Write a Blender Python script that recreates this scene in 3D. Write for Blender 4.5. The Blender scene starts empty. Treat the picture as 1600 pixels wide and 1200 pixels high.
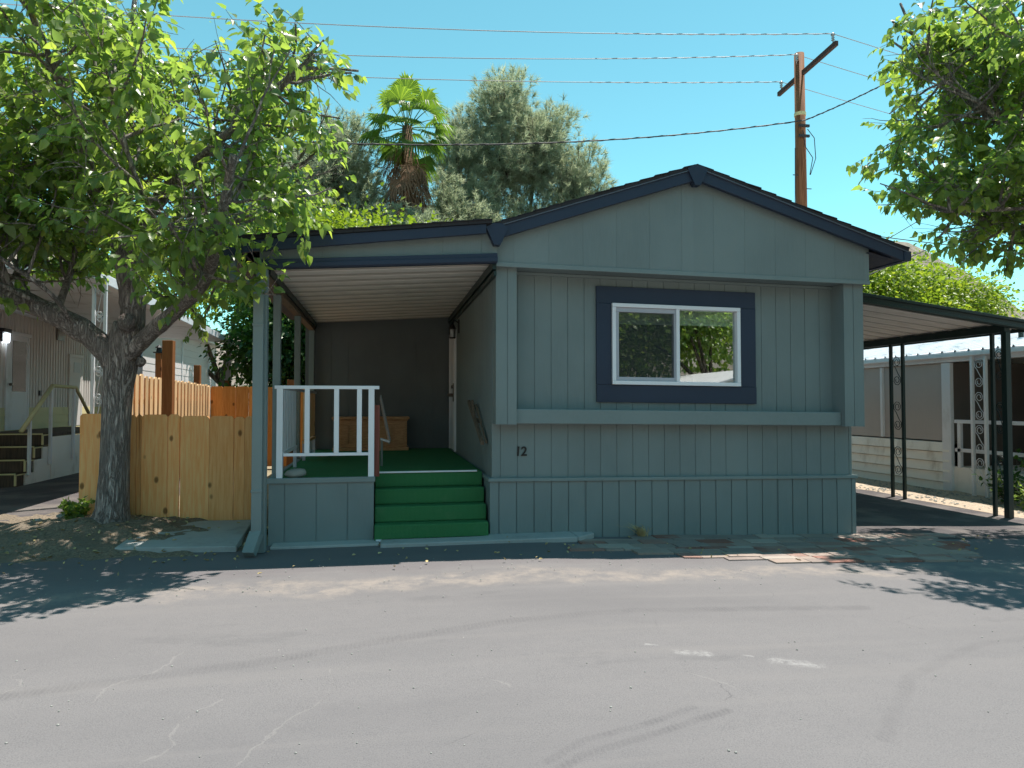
import bpy, math, random
import numpy as np
from mathutils import Vector, noise as mnoise

# ------------------------------------------------------------------ camera, sky, sun, exposure
scene = bpy.context.scene
COL = scene.collection
R = math.radians
YAW, PITCH, EYE = math.atan(203/1071), math.atan(30/1071), 1.52
cam_d = bpy.data.cameras.new('camera'); cam = bpy.data.objects.new('camera', cam_d); COL.objects.link(cam)
cam_d.sensor_width = 36; cam_d.lens = 1071/1600*36; cam_d.clip_start = .05; cam_d.clip_end = 5000
cam.location = (0, 0, EYE); cam.rotation_euler = (R(90)+PITCH, 0, -YAW)
scene.camera = cam
scene.render.resolution_x = 1024; scene.render.resolution_y = 768

SUN_TO = Vector((1.0, .62, 3.55)).normalized()          # towards the sun: behind the house, to the right
sun_el = math.asin(SUN_TO.z); sun_az = math.atan2(SUN_TO.x, SUN_TO.y)
sd = bpy.data.lights.new('sun', 'SUN'); sd.energy = 3.0; sd.angle = R(.53); sd.color = (1, .95, .87)
so = bpy.data.objects.new('sun', sd); COL.objects.link(so); so.rotation_euler = (-SUN_TO).to_track_quat('-Z', 'Y').to_euler()
world = bpy.data.worlds.new('World'); scene.world = world; world.use_nodes = True
wn, wl = world.node_tree.nodes, world.node_tree.links
for n in list(wn): wn.remove(n)
sky = wn.new('ShaderNodeTexSky'); sky.sky_type = 'NISHITA'; sky.sun_disc = False
sky.sun_elevation = sun_el; sky.sun_rotation = sun_az; sky.altitude = 2200; sky.air_density = 1.0; sky.dust_density = .1; sky.ozone_density = 1.0
tint = wn.new('ShaderNodeMix'); tint.data_type = 'RGBA'; tint.blend_type = 'MULTIPLY'; tint.inputs[0].default_value = 1
tint.inputs[7].default_value = (.455, .775, .55, 1)
bg = wn.new('ShaderNodeBackground'); bg.inputs[1].default_value = .15
wo = wn.new('ShaderNodeOutputWorld')
wl.new(sky.outputs[0], tint.inputs[6]); wl.new(tint.outputs[2], bg.inputs[0]); wl.new(bg.outputs[0], wo.inputs[0])
scene.view_settings.view_transform = 'Standard'; scene.view_settings.look = 'None'
scene.view_settings.gamma = 1; scene.view_settings.exposure = 1.42
scene.render.engine = 'CYCLES'
scene.cycles.max_bounces = 12; scene.cycles.diffuse_bounces = 8; scene.cycles.transparent_max_bounces = 16

# ------------------------------------------------------------------ helpers
LOC = {}
def tag(o, label=None, cat=None, group=None, kind=None):
    if label: o['label'] = label
    if cat: o['category'] = cat
    if group: o['group'] = group
    if kind: o['kind'] = kind
    return o
def thing(name, loc, label, cat, group=None):
    o = bpy.data.objects.new(name, None); COL.objects.link(o); o.location = loc; LOC[o] = Vector(loc)
    o.empty_display_size = .2
    return tag(o, label, cat, group)
def copy_tree(o, parent=None):
    c = o.copy(); COL.objects.link(c)
    if parent: c.parent = parent
    for ch in list(o.children): copy_tree(ch, c)
    return c
def link_mesh(name, me, mat, parent=None):
    o = bpy.data.objects.new(name, me); COL.objects.link(o)
    if mat: me.materials.append(mat)
    if parent: o.parent = parent; LOC[o] = LOC[parent]
    return o
def np_mesh(name, V, loops, starts, totals, mat, parent=None, rnd=None, smooth=False):
    """mesh from numpy arrays (vertices in world metres)"""
    V = np.asarray(V, dtype=np.float32)
    if parent: V = V - np.array(LOC[parent], dtype=np.float32)
    me = bpy.data.meshes.new(name)
    me.vertices.add(len(V)); me.vertices.foreach_set('co', V.ravel())
    me.loops.add(len(loops)); me.loops.foreach_set('vertex_index', np.asarray(loops, dtype=np.int32))
    me.polygons.add(len(starts)); me.polygons.foreach_set('loop_start', np.asarray(starts, dtype=np.int32))
    me.polygons.foreach_set('loop_total', np.asarray(totals, dtype=np.int32))
    if smooth: me.polygons.foreach_set('use_smooth', np.ones(len(starts), dtype=bool))
    if rnd is not None:
        a = me.attributes.new('rnd', 'FLOAT', 'FACE'); a.data.foreach_set('value', np.asarray(rnd, dtype=np.float32))
    me.update(calc_edges=True); me.validate()
    return link_mesh(name, me, mat, parent)
class MB:
    """collects boxes, bars, tubes; build() links them as ONE mesh object"""
    def __init__(s): s.v = []; s.f = []; s.r = []; s.val = .5
    def face(s, pts):
        b = len(s.v); s.v += [tuple(p) for p in pts]; s.f.append(tuple(range(b, b+len(pts)))); s.r.append(s.val)
    def hexa(s, p):                      # p: 4 bottom + 4 top corner points (counter-clockwise from above)
        b = len(s.v); s.v += [tuple(q) for q in p]
        for q in ((3,2,1,0),(4,5,6,7),(0,1,5,4),(1,2,6,5),(2,3,7,6),(3,0,4,7)):
            s.f.append(tuple(b+i for i in q)); s.r.append(s.val)
    def box(s, x0, x1, y0, y1, z0, z1, zf=None):
        P = [(x0,y0,z0),(x1,y0,z0),(x1,y1,z0),(x0,y1,z0),(x0,y0,z1),(x1,y0,z1),(x1,y1,z1),(x0,y1,z1)]
        if zf: P = [(x,y,z+zf(x)) for x,y,z in P]
        s.hexa(P)
    def bar(s, p, q, w, h, up=(0,0,1)):  # rectangular bar from p to q
        p, q = Vector(p), Vector(q); d = (q-p).normalized(); side = d.cross(Vector(up))
        if side.length < 1e-4: side = d.cross(Vector((0,1,0)))
        side.normalize(); u = side.cross(d)
        a = side*w/2; b = u*h/2
        s.hexa([p-a-b, p+a-b, q+a-b, q-a-b, p-a+b, p+a+b, q+a+b, q-a+b])
    def tube(s, pts, rad, n=8, cap=True, flat=1.0):
        pts = [Vector(p) for p in pts]
        if not hasattr(rad, '__len__'): rad = [rad]*len(pts)
        b = len(s.v); u = None
        for i, p in enumerate(pts):
            d = (pts[min(i+1, len(pts)-1)]-pts[max(i-1, 0)])
            d = d.normalized() if d.length > 1e-9 else Vector((0,0,1))
            if u is None: u = d.orthogonal().normalized()
            u = (u-d*u.dot(d)); u = u.normalized() if u.length > 1e-6 else d.orthogonal().normalized()
            w = d.cross(u)
            for k in range(n):
                a = 2*math.pi*k/n
                s.v.append(tuple(p+(u*math.cos(a)+w*math.sin(a)*flat)*rad[i]))
        for i in range(len(pts)-1):
            for k in range(n):
                k2 = (k+1) % n
                s.f.append((b+i*n+k, b+i*n+k2, b+(i+1)*n+k2, b+(i+1)*n+k)); s.r.append(s.val)
        if cap:
            s.f.append(tuple(b+k for k in reversed(range(n)))); s.r.append(s.val)
            s.f.append(tuple(b+(len(pts)-1)*n+k for k in range(n))); s.r.append(s.val)
    def extrude(s, poly, off):           # poly: 3D points of a planar outline, off: extrusion vector
        off = Vector(off); A = [Vector(p) for p in poly]; B = [p+off for p in A]
        s.face(list(reversed(A))); s.face(B)
        for i in range(len(A)):
            j = (i+1) % len(A); s.face([A[i], A[j], B[j], B[i]])
    def lathe(s, c, prof, n=16):         # prof: (radius, z)
        c = Vector(c)
        b = len(s.v)
        for r_, z in prof:
            for k in range(n):
                a = 2*math.pi*k/n; s.v.append((c.x+r_*math.cos(a), c.y+r_*math.sin(a), c.z+z))
        for i in range(len(prof)-1):
            for k in range(n):
                k2 = (k+1) % n; s.f.append((b+i*n+k, b+i*n+k2, b+(i+1)*n+k2, b+(i+1)*n+k)); s.r.append(s.val)
        s.f.append(tuple(b+k for k in reversed(range(n)))); s.r.append(s.val)
        s.f.append(tuple(b+(len(prof)-1)*n+k for k in range(n))); s.r.append(s.val)
    def build(s, name, mat, parent=None, smooth=False, bevel=0):
        off = LOC[parent] if parent else Vector((0,0,0))
        me = bpy.data.meshes.new(name)
        me.from_pydata([(x-off.x, y-off.y, z-off.z) for x,y,z in s.v], [], s.f)
        a = me.attributes.new('rnd', 'FLOAT', 'FACE'); a.data.foreach_set('value', s.r)
        if smooth: me.polygons.foreach_set('use_smooth', [True]*len(me.polygons))
        me.update()
        o = link_mesh(name, me, mat, parent)
        if not parent: LOC[o] = Vector((0,0,0))
        if bevel:
            m = o.modifiers.new('bevel', 'BEVEL'); m.width = bevel; m.segments = 2; m.limit_method = 'ANGLE'
        return o
def single(mb, name, mat, base, label, cat, group=None, **kw):   # a thing that is one mesh, origin at its base
    mb.v = [(x-base[0], y-base[1], z-base[2]) for x,y,z in mb.v]
    o = mb.build(name, mat, None, **kw); o.location = base; LOC[o] = Vector(base)
    return tag(o, label, cat, group)
def structure(o): o['kind'] = 'structure'; return o

# ------------------------------------------------------------------ materials
class NT:
    def __init__(s, name):
        s.m = bpy.data.materials.new(name); s.m.use_nodes = True; s.t = s.m.node_tree
        s.b = s.t.nodes['Principled BSDF']; s.out = s.t.nodes['Material Output']
    def n(s, typ, **kw):
        q = s.t.nodes.new(typ)
        for k, v in kw.items(): setattr(q, k, v)
        return q
    def put(s, sock, v):
        if isinstance(v, bpy.types.NodeSocket): s.t.links.new(v, sock)
        elif isinstance(v, (tuple, list)) and len(v) == 3 and sock.type == 'RGBA': sock.default_value = (*v, 1)
        else: sock.default_value = v
    def coord(s, kind='Object', scale=(1,1,1)):
        if kind == 'World': src = s.n('ShaderNodeNewGeometry').outputs['Position']
        else: src = s.n('ShaderNodeTexCoord').outputs[kind]
        mp = s.n('ShaderNodeMapping'); mp.inputs['Scale'].default_value = scale; s.t.links.new(src, mp.inputs['Vector'])
        return mp.outputs[0]
    def noise(s, vec, scale=5, detail=4, rough=.55, dist=0):
        q = s.n('ShaderNodeTexNoise'); s.put(q.inputs['Vector'], vec); q.inputs['Scale'].default_value = scale
        q.inputs['Detail'].default_value = detail; q.inputs['Roughness'].default_value = rough; q.inputs['Distortion'].default_value = dist
        return q.outputs['Fac']
    def voro(s, vec, scale, feature='F1'):
        q = s.n('ShaderNodeTexVoronoi', feature=feature); s.put(q.inputs['Vector'], vec); q.inputs['Scale'].default_value = scale
        return q.outputs['Distance']
    def ramp(s, f, lo, hi, a=0.0, b=1.0):
        q = s.n('ShaderNodeMapRange', interpolation_type='SMOOTHSTEP'); s.put(q.inputs[0], f)
        q.inputs[1].default_value = lo; q.inputs[2].default_value = hi; q.inputs[3].default_value = a; q.inputs[4].default_value = b
        return q.outputs[0]
    def math(s, op, a, b=0.0):
        q = s.n('ShaderNodeMath', operation=op); s.put(q.inputs[0], a); s.put(q.inputs[1], b); return q.outputs[0]
    def mix(s, f, a, b, mode='MIX'):
        q = s.n('ShaderNodeMix', data_type='RGBA', blend_type=mode); s.put(q.inputs[0], f); s.put(q.inputs[6], a); s.put(q.inputs[7], b)
        return q.outputs[2]
    def rnd(s): return s.n('ShaderNodeAttribute', attribute_name='rnd').outputs['Fac']
    def bump(s, h, strength=.3, dist=.01):
        q = s.n('ShaderNodeBump'); q.inputs['Strength'].default_value = strength; q.inputs['Distance'].default_value = dist
        s.put(q.inputs['Height'], h); s.t.links.new(q.outputs[0], s.b.inputs['Normal'])
    def fin(s, col, rough=.6, spec=.3, metal=0.0):
        s.put(s.b.inputs['Base Color'], col); s.put(s.b.inputs['Roughness'], rough)
        s.b.inputs['Specular IOR Level'].default_value = spec; s.b.inputs['Metallic'].default_value = metal
        return s.m
def mul(c, k): return tuple(x*k for x in c)
def paint(name, c, var=.12, rough=.55, spec=.3, grain=(6,6,.8), bump=.25, metal=0.0, dirt=None, gscale=9):
    t = NT(name); v = t.coord('World', grain)
    g = t.noise(v, gscale, 5); big = t.noise(t.coord('World'), .9, 3)
    col = t.mix(g, mul(c, 1-var), mul(c, 1+var))
    col = t.mix(t.ramp(big, .35, .7), col, mul(c, 1+var*.8), 'MIX') if var else col
    if dirt:
        d = t.ramp(t.noise(t.coord('World', (1,1,.5)), 2.3, 6, .65), .52, .75, 0, .55); col = t.mix(d, col, dirt)
    col = t.mix(1.0, col, t.mix(t.rnd(), (.82,.82,.82), (1.18,1.18,1.18)), 'MULTIPLY')
    if bump: t.bump(t.noise(v, gscale*3, 4), bump, .004)
    return t.fin(col, t.ramp(g, 0, 1, rough-.08, rough+.1), spec, metal)
def wood(name, c1, c2, rough=.65, knots=True, grain=(14,14,.9)):
    t = NT(name); v = t.coord('World', grain)
    g = t.noise(v, 3.2, 6, .6, .6)
    col = t.mix(t.ramp(g, .3, .72), c1, c2)
    if knots:
        k = t.voro(t.coord('World', (1,1,.6)), 4.6); col = t.mix(t.ramp(k, .07, .16, .9, 0), col, mul(c1, .25))
    col = t.mix(1.0, col, t.mix(t.rnd(), (.70,.68,.66), (1.22,1.22,1.22)), 'MULTIPLY')
    t.bump(g, .25, .004)
    return t.fin(col, rough, .2)

GREEN = paint('house_green', (.182,.222,.222), .16, .6, .25, (18,18,.7), .5, dirt=(.218,.254,.246))
GREEN2 = paint('house_green_trim', (.188,.232,.232), .10, .5, .3, (3,3,3), .25)
NAVY = paint('navy_trim', (.026,.038,.066), .16, .5, .3, (4,4,4), .25)
WHITE = paint('white_paint', (.74,.75,.78), .05, .42, .35, (4,4,4), .1, dirt=(.45,.43,.40))
ALU = paint('white_vinyl', (.80,.80,.84), .03, .35, .4, (3,3,3), 0)
GREYSASH = paint('grey_sash', (.42,.42,.47), .05, .4, .4, (3,3,3), 0)
def ribbed(name, c, dirt, y0, period, shade_bands):
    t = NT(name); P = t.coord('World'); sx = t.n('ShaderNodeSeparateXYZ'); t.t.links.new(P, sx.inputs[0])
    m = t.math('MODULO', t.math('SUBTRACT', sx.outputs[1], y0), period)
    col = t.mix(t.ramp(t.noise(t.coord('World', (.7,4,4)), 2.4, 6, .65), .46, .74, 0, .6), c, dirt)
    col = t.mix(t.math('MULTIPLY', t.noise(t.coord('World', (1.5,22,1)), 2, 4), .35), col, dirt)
    for lo, hi in shade_bands:
        k = t.math('MULTIPLY', t.ramp(m, lo-.006, lo), t.ramp(m, hi, hi+.006, 1, 0)); col = t.mix(t.math('MULTIPLY', k, .8), col, mul(dirt, .60))  # seam stripes: shade of the rib gaps put into the panel colour
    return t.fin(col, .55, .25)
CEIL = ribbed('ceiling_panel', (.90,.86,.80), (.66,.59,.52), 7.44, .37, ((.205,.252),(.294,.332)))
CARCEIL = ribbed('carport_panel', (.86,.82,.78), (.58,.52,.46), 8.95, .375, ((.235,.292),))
BLACK = paint('black_metal', (.012,.012,.014), .1, .4, .4, (5,5,5), 0)
DKGREEN = paint('dark_green_metal', (.010,.026,.024), .2, .4, .4, (4,4,4), .1)
CONC = paint('concrete', (.36,.36,.35), .18, .85, .15, (5,5,5), .5, dirt=(.24,.23,.22), gscale=5)
CEDAR = wood('cedar', (.84,.365,.125), (.95,.52,.225))
CEDARL = wood('cedar_light', (.66,.40,.20), (.80,.55,.32))
CEDARD = wood('cedar_orange', (.66,.235,.055), (.82,.36,.10))
POSTW = wood('redwood_post', (.25,.095,.034), (.34,.145,.055))
OLDW = wood('weathered_wood', (.13,.10,.075), (.22,.17,.125))
CHESTW = wood('chest_wood', (.48,.23,.11), (.64,.35,.18), .4, False, (3,14,14))
REDW = wood('red_brown_post', (.20,.06,.045), (.27,.09,.07), .6, False)
POLEW = wood('pole_wood', (.17,.065,.030), (.34,.15,.070), .75, False, (9,9,.35))
ARMW = wood('crossarm_wood', (.055,.035,.030), (.10,.06,.05), .75, False, (5,.6,5))
YELL = paint('yellow_paint', (.66,.58,.31), .1, .55, .3, (4,4,4), .1, dirt=(.48,.42,.24))
NEIGH = paint('corrugated_siding', (.68,.64,.61), .07, .45, .35, (12,12,.5), .1)
CREAM = paint('cream_siding', (.90,.86,.79), .04, .55, .3, (.6,.6,9), .2, dirt=(.42,.36,.28))
GREYLAP = paint('grey_lap_siding', (.66,.61,.62), .07, .6, .25, (.7,.7,9), .2)
SCREENM = paint('screen_cloth', (.46,.415,.39), .10, .8, .1, (9,9,.6), .1)
TREADW = wood('tread_wood', (.075,.055,.045), (.14,.10,.075), .7, False)
WIRE = paint('wire_grey', (.34,.31,.32), .1, .5, .4, (3,3,3), 0)
WIRED = paint('wire_dark', (.045,.042,.045), .1, .6, .3, (3,3,3), 0)
STEEL = paint('galvanised', (.36,.37,.38), .1, .4, .5, (4,4,4), .1, metal=.6)
CHROME = paint('door_metal', (.16,.14,.12), .1, .35, .5, (4,4,4), 0, metal=.7)
BLIND = paint('window_blind', (.62,.64,.60), .06, .6, .2, (2,2,30), .2)
ROCKM = paint('rock_grey', (.27,.27,.25), .25, .85, .15, (9,9,9), .7)
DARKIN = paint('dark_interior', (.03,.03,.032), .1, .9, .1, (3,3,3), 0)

def shingle_mat():
    t = NT('shingles'); v = t.coord('World', (1,1,1))
    b = t.n('ShaderNodeTexBrick'); b.inputs['Scale'].default_value = 3.0; b.inputs['Mortar Size'].default_value = .02
    b.inputs['Brick Width'].default_value = .9; b.inputs['Row Height'].default_value = .42
    t.put(b.inputs['Vector'], v); b.inputs['Color1'].default_value = (.020,.022,.030,1); b.inputs['Color2'].default_value = (.038,.036,.042,1); b.inputs['Mortar'].default_value = (.008,.008,.01,1)
    t.bump(t.noise(v, 120, 2), .6, .004)
    return t.fin(t.mix(t.noise(v, 60, 3), b.outputs[0], mul((.05,.048,.05), 1)), .9, .15)
SHING = shingle_mat()
def metal_roof_mat():
    t = NT('white_metal_roof'); v = t.coord('World')
    d = t.ramp(t.noise(v, 2.2, 6, .7), .5, .7, 0, .7)
    return t.fin(t.mix(d, (.76,.77,.80), (.45,.44,.44)), .45, .4)
METROOF = metal_roof_mat()
def turf_mat():
    t = NT('artificial_turf'); v = t.coord('World')
    g = t.noise(v, 160, 2, .7); b = t.noise(v, 3, 4)
    w = t.n('ShaderNodeTexWave', wave_type='BANDS', bands_direction='X'); w.inputs['Scale'].default_value = 22; t.put(w.inputs['Vector'], v); w.inputs['Distortion'].default_value = .4
    col = t.mix(g, (.042,.160,.062), (.090,.31,.125)); col = t.mix(t.ramp(b, .35, .75, 0, .35), col, (.07,.24,.11))
    col = t.mix(t.math('MULTIPLY', w.outputs['Fac'], .35), col, (.014,.085,.034))
    dd = t.ramp(t.noise(v, 4.5, 6, .7), .50, .74, 0, .45); col = t.mix(dd, col, (.11,.24,.115))
    t.bump(g, 1.0, .012)
    return t.fin(col, .92, .08)
TURF = turf_mat()
def bark_mat(name, c1, c2, sc=(11,11,1.5), st=1.0):
    t = NT(name); v = t.coord('World', sc)
    n1 = t.noise(v, 1.5, 6, .6, 1.2); n2 = t.noise(t.coord('World', (sc[0]*1.9, sc[1]*1.9, sc[2]*1.7)), 1.6, 5, .6, .8)
    r1 = t.ramp(t.math('ABSOLUTE', t.math('SUBTRACT', n1, .5)), 0, .11); r2 = t.ramp(t.math('ABSOLUTE', t.math('SUBTRACT', n2, .5)), 0, .09)
    h = t.math('ADD', t.math('MULTIPLY', r1, .65), t.math('MULTIPLY', r2, .35))
    big = t.noise(t.coord('World'), 2.2, 4)
    t.bump(h, st, .035)
    col = t.mix(t.ramp(h, .1, .95), c1, c2); col = t.mix(t.ramp(big, .4, .7, 0, .45), col, mul(c2, .72))
    return t.fin(col, .9, .1)
BARK = bark_mat('mulberry_bark', (.24,.20,.185), (.60,.515,.48))
BARK2 = bark_mat('pine_bark', (.045,.032,.026), (.17,.13,.10), (4,4,1.2), .6)
PALMB = bark_mat('palm_bark', (.07,.045,.03), (.24,.16,.10), (3,3,5), .6)
def leaf_mat(name, dark, mid, young, trans=.42, tcol=None, rough=.42, spec=.45):
    t = NT(name); r = t.rnd()
    col = t.mix(t.ramp(r, 0, .75), dark, mid); col = t.mix(t.ramp(r, .78, 1.0), col, young)
    t.fin(col, rough, spec)
    tr = t.n('ShaderNodeBsdfTranslucent')
    tc = t.mix(1.0, col, tcol or (1.9,2.0,.75), 'MULTIPLY'); t.put(tr.inputs['Color'], tc)
    mx = t.n('ShaderNodeMixShader'); mx.inputs[0].default_value = trans
    t.t.links.new(t.b.outputs[0], mx.inputs[1]); t.t.links.new(tr.outputs[0], mx.inputs[2]); t.t.links.new(mx.outputs[0], t.out.inputs['Surface'])
    return t.m
LEAF = leaf_mat('mulberry_leaf', (.135,.200,.075), (.235,.325,.100), (.38,.44,.12), .58, (1.5,1.6,.72), .34, .75)
LEAFY = leaf_mat('yellow_green_leaf', (.14,.21,.03), (.23,.32,.045), (.33,.38,.07), .45, (1.5,1.5,.6))
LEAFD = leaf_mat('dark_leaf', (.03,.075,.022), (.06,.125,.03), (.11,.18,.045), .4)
PINE = leaf_mat('pine_needle', (.24,.285,.215), (.36,.405,.315), (.50,.51,.42), .58, (1.3,1.3,1.0), .6, .2)
PALML = leaf_mat('palm_frond', (.06,.12,.035), (.13,.21,.05), (.24,.33,.075), .45, (1.6,1.7,.6), .45, .4)
PALMD = paint('dead_palm_frond', (.20,.13,.085), .3, .85, .1, (4,4,1), .3)
DRYG = paint('dry_grass', (.42,.33,.17), .3, .85, .1, (5,5,5), 0)
def glass_mat(name, k=.42, tintc=(.75,.82,.80)):
    t = NT(name); g = t.n('ShaderNodeBsdfGlossy'); g.inputs['Roughness'].default_value = .0; g.inputs['Color'].default_value = (.92,.98,.97,1)
    tr = t.n('ShaderNodeBsdfTransparent'); tr.inputs[0].default_value = (*tintc, 1)
    v = t.coord('World'); bp = t.n('ShaderNodeBump'); bp.inputs['Strength'].default_value = .02; bp.inputs['Distance'].default_value = .002
    t.put(bp.inputs['Height'], t.noise(v, 3, 2)); t.t.links.new(bp.outputs[0], g.inputs['Normal'])
    mx = t.n('ShaderNodeMixShader'); mx.inputs[0].default_value = k
    t.t.links.new(tr.outputs[0], mx.inputs[1]); t.t.links.new(g.outputs[0], mx.inputs[2]); t.t.links.new(mx.outputs[0], t.out.inputs['Surface'])
    return t.m
GLASS = glass_mat('window_glass')
GLASSD = paint('dark_glass', (.016,.017,.018), .1, .06, .5, (3,3,3), 0)
def insect_mat():
    t = NT('insect_screen'); d = t.n('ShaderNodeBsdfDiffuse'); d.inputs[0].default_value = (.07,.075,.08,1)
    tr = t.n('ShaderNodeBsdfTransparent'); mx = t.n('ShaderNodeMixShader'); mx.inputs[0].default_value = .26
    t.t.links.new(tr.outputs[0], mx.inputs[1]); t.t.links.new(d.outputs[0], mx.inputs[2]); t.t.links.new(mx.outputs[0], t.out.inputs['Surface'])
    return t.m
INSECT = insect_mat()
def lamp_mat():
    t = NT('lit_bulb'); t.b.inputs['Emission Color'].default_value = (.85,.95,1,1); t.b.inputs['Emission Strength'].default_value = 3.0
    return t.fin((.9,.9,.9), .4)
LIT = lamp_mat()
FROST = paint('frosted_glass', (.55,.56,.56), .05, .3, .5, (3,3,3), 0)
def seg_dist(t, pos, p, q):
    """distance on the ground from the shading point to the segment p-q"""
    pq = (q[0]-p[0], q[1]-p[1]); L2 = pq[0]**2+pq[1]**2
    def vm(op, a, b):
        n_ = t.n('ShaderNodeVectorMath', operation=op)
        for i, x in enumerate((a, b)):
            if isinstance(x, tuple): n_.inputs[i].default_value = x
            else: t.t.links.new(x, n_.inputs[i])
        return n_
    rel = vm('SUBTRACT', pos, (p[0], p[1], 0)).outputs[0]
    dt = vm('DOT_PRODUCT', rel, (pq[0]/L2, pq[1]/L2, 0)).outputs['Value']
    cl = t.n('ShaderNodeClamp'); t.put(cl.inputs[0], dt)
    sc = t.n('ShaderNodeVectorMath', operation='SCALE'); sc.inputs[0].default_value = (pq[0], pq[1], 0); t.put(sc.inputs['Scale'], cl.outputs[0])
    return vm('LENGTH', vm('SUBTRACT', rel, sc.outputs[0]).outputs[0], (0,0,0)).outputs['Value']
def poly_dist(t, pos, pts):
    d = None
    for p, q in zip(pts, pts[1:]):
        e = seg_dist(t, pos, p, q); d = e if d is None else t.math('MINIMUM', d, e)
    return d
def road_mat():
    t = NT('road_asphalt'); P = t.coord('World', (1,1,0))
    fine = t.noise(P, 150, 3, .75); grit = t.voro(P, 120); med = t.noise(P, 6, 6, .65); big = t.noise(t.coord('World', (.35,1,0)), .55, 5, .6)
    col = t.mix(t.ramp(fine, .25, .75), (0.104,0.097,0.101), (0.204,0.190,0.192))
    col = t.mix(t.ramp(grit, .30, .62, 0, .35), col, (0.226,0.210,0.207))
    col = t.mix(t.ramp(med, .35, .7, 0, .45), col, (0.184,0.170,0.171))
    col = t.mix(t.ramp(big, .40, .68, 0, .55), col, (0.130,0.122,0.126))
    st = t.noise(t.coord('World', (.12,2.4,0)), 1.6, 4); col = t.mix(t.ramp(st, .52, .72, 0, .40), col, (0.196,0.180,0.177))
    old = t.noise(t.coord('World', (.5,1.3,0)), 1.1, 6, .7); col = t.mix(t.ramp(old, .58, .66, 0, .22), col, (.10,.096,.10))
    wob = t.n('ShaderNodeTexNoise'); t.put(wob.inputs['Vector'], P); wob.inputs['Scale'].default_value = 5; wob.inputs['Detail'].default_value = 7; wob.inputs['Roughness'].default_value = .65
    wv = t.n('ShaderNodeVectorMath', operation='MULTIPLY_ADD'); t.t.links.new(wob.outputs['Color'], wv.inputs[0]); wv.inputs[1].default_value = (.16,.16,0); t.t.links.new(P, wv.inputs[2])
    off = t.n('ShaderNodeVectorMath', operation='SUBTRACT'); t.t.links.new(wv.outputs[0], off.inputs[0]); off.inputs[1].default_value = (.08,.08,0); W = off.outputs[0]
    # long filled cracks, each where it runs
    lines = [[(-.80,3.784),(-.907,3.634),(-.946,3.411),(-.911,3.315),(-.945,3.226),(-1.059,3.153),(-1.105,3.016)],
             [(-.27,4.09),(-.241,3.774),(-.274,3.70),(-.385,3.557),(-.465,3.415),(-.542,3.246),(-.602,3.077),(-.637,2.951)],
             [(-1.174,4.54),(-1.262,4.231),(-1.442,4.085),(-1.428,3.88)], [(-1.953,4.528),(-2.02,4.328),(-1.908,4.157),(-1.952,4.058)],
             [(.561,3.82),(.671,3.728),(.699,3.686)], [(1.72,3.72),(1.88,3.50),(1.98,3.33)]]
    d = None
    for L in lines: e = poly_dist(t, W, L); d = e if d is None else t.math('MINIMUM', d, e)
    cw = t.ramp(med, .3, .7, .004, .013)
    crack = t.math('SUBTRACT', 1.0, t.math('DIVIDE', d, cw)); crack = t.math('MAXIMUM', crack, 0.0)
    col = t.mix(t.math('MULTIPLY', t.math('MINIMUM', t.math('MULTIPLY', crack, 2.0), 1.0), t.ramp(t.noise(P, 3, 4), .35, .6, .06, .27)), col, (.28,.26,.25))
    e2 = t.voro(W, 1.1, 'DISTANCE_TO_EDGE'); msk2 = t.ramp(t.noise(P, .9, 3), .56, .68)
    hair = t.math('MULTIPLY', t.ramp(e2, .001, .005, 1, 0), msk2)
    col = t.mix(t.math('MULTIPLY', hair, .45), col, (.07,.066,.07))
    # rubber left by tyres
    tread = t.n('ShaderNodeTexWave', wave_type='BANDS', bands_direction='X'); tread.inputs['Scale'].default_value = 11; t.put(tread.inputs['Vector'], P); tread.inputs['Distortion'].default_value = 3.0; tread.inputs['Detail'].default_value = 3
    patch = t.ramp(t.noise(P, 4, 5, .7), .34, .64)
    for (L, w, k) in (([(-3.2,3.80),(-1.939,4.031),(-1.516,4.117),(-.718,4.274),(.02,4.521),(.905,4.774),(1.898,4.887),(2.925,4.858),(3.709,4.796)],.075,.34),([(.60,2.72),(.86,2.901),(1.306,3.048),(1.70,3.20)],.034,.42),([(.70,2.88),(.90,3.03),(1.242,3.124),(1.55,3.26)],.030,.36),([(2.3,2.85),(3.0,3.5),(3.9,3.95),(4.8,4.1)],.05,.2)):
        ring = t.ramp(poly_dist(t, P, L), w*.35, w*1.15, 1, 0)
        m = t.math('MULTIPLY', t.math('MULTIPLY', ring, t.ramp(tread.outputs['Fac'], .2, .8, k*.55, k)), t.math('MAXIMUM', patch, .5))
        col = t.mix(m, col, (.075,.07,.075))
    # pale scuffs
    sn = t.ramp(t.noise(P, 22, 5, .7), .36, .62)
    for (p, q, w) in (((1.82,4.01),(1.97,3.975),.075),((1.648,4.158),(1.70,4.14),.03),((2.37,3.82),(2.54,3.735),.085),((2.205,3.918),(2.25,3.90),.03)):
        m = t.math('MULTIPLY', t.ramp(seg_dist(t, W, p, q), 0, w, .42, 0), sn); col = t.mix(m, col, (.42,.40,.39))
    # dusty strip where the road meets the apron; patched darker apron against the house
    sy = t.n('ShaderNodeSeparateXYZ'); t.t.links.new(P, sy.inputs[0])
    yy = t.math('ADD', sy.outputs[1], t.ramp(t.noise(P, 1.2, 6, .65), 0, 1, -.35, .35))
    dust = t.math('MULTIPLY', t.ramp(yy, 5.62, 5.92), t.ramp(yy, 6.0, 6.3, 1, 0))
    dust = t.math('MULTIPLY', dust, t.ramp(t.noise(P, 3.5, 7, .75), .36, .66, .0, .60))
    col = t.mix(dust, col, (.33,.275,.235))
    apron = t.ramp(yy, 6.25, 6.6)
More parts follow.
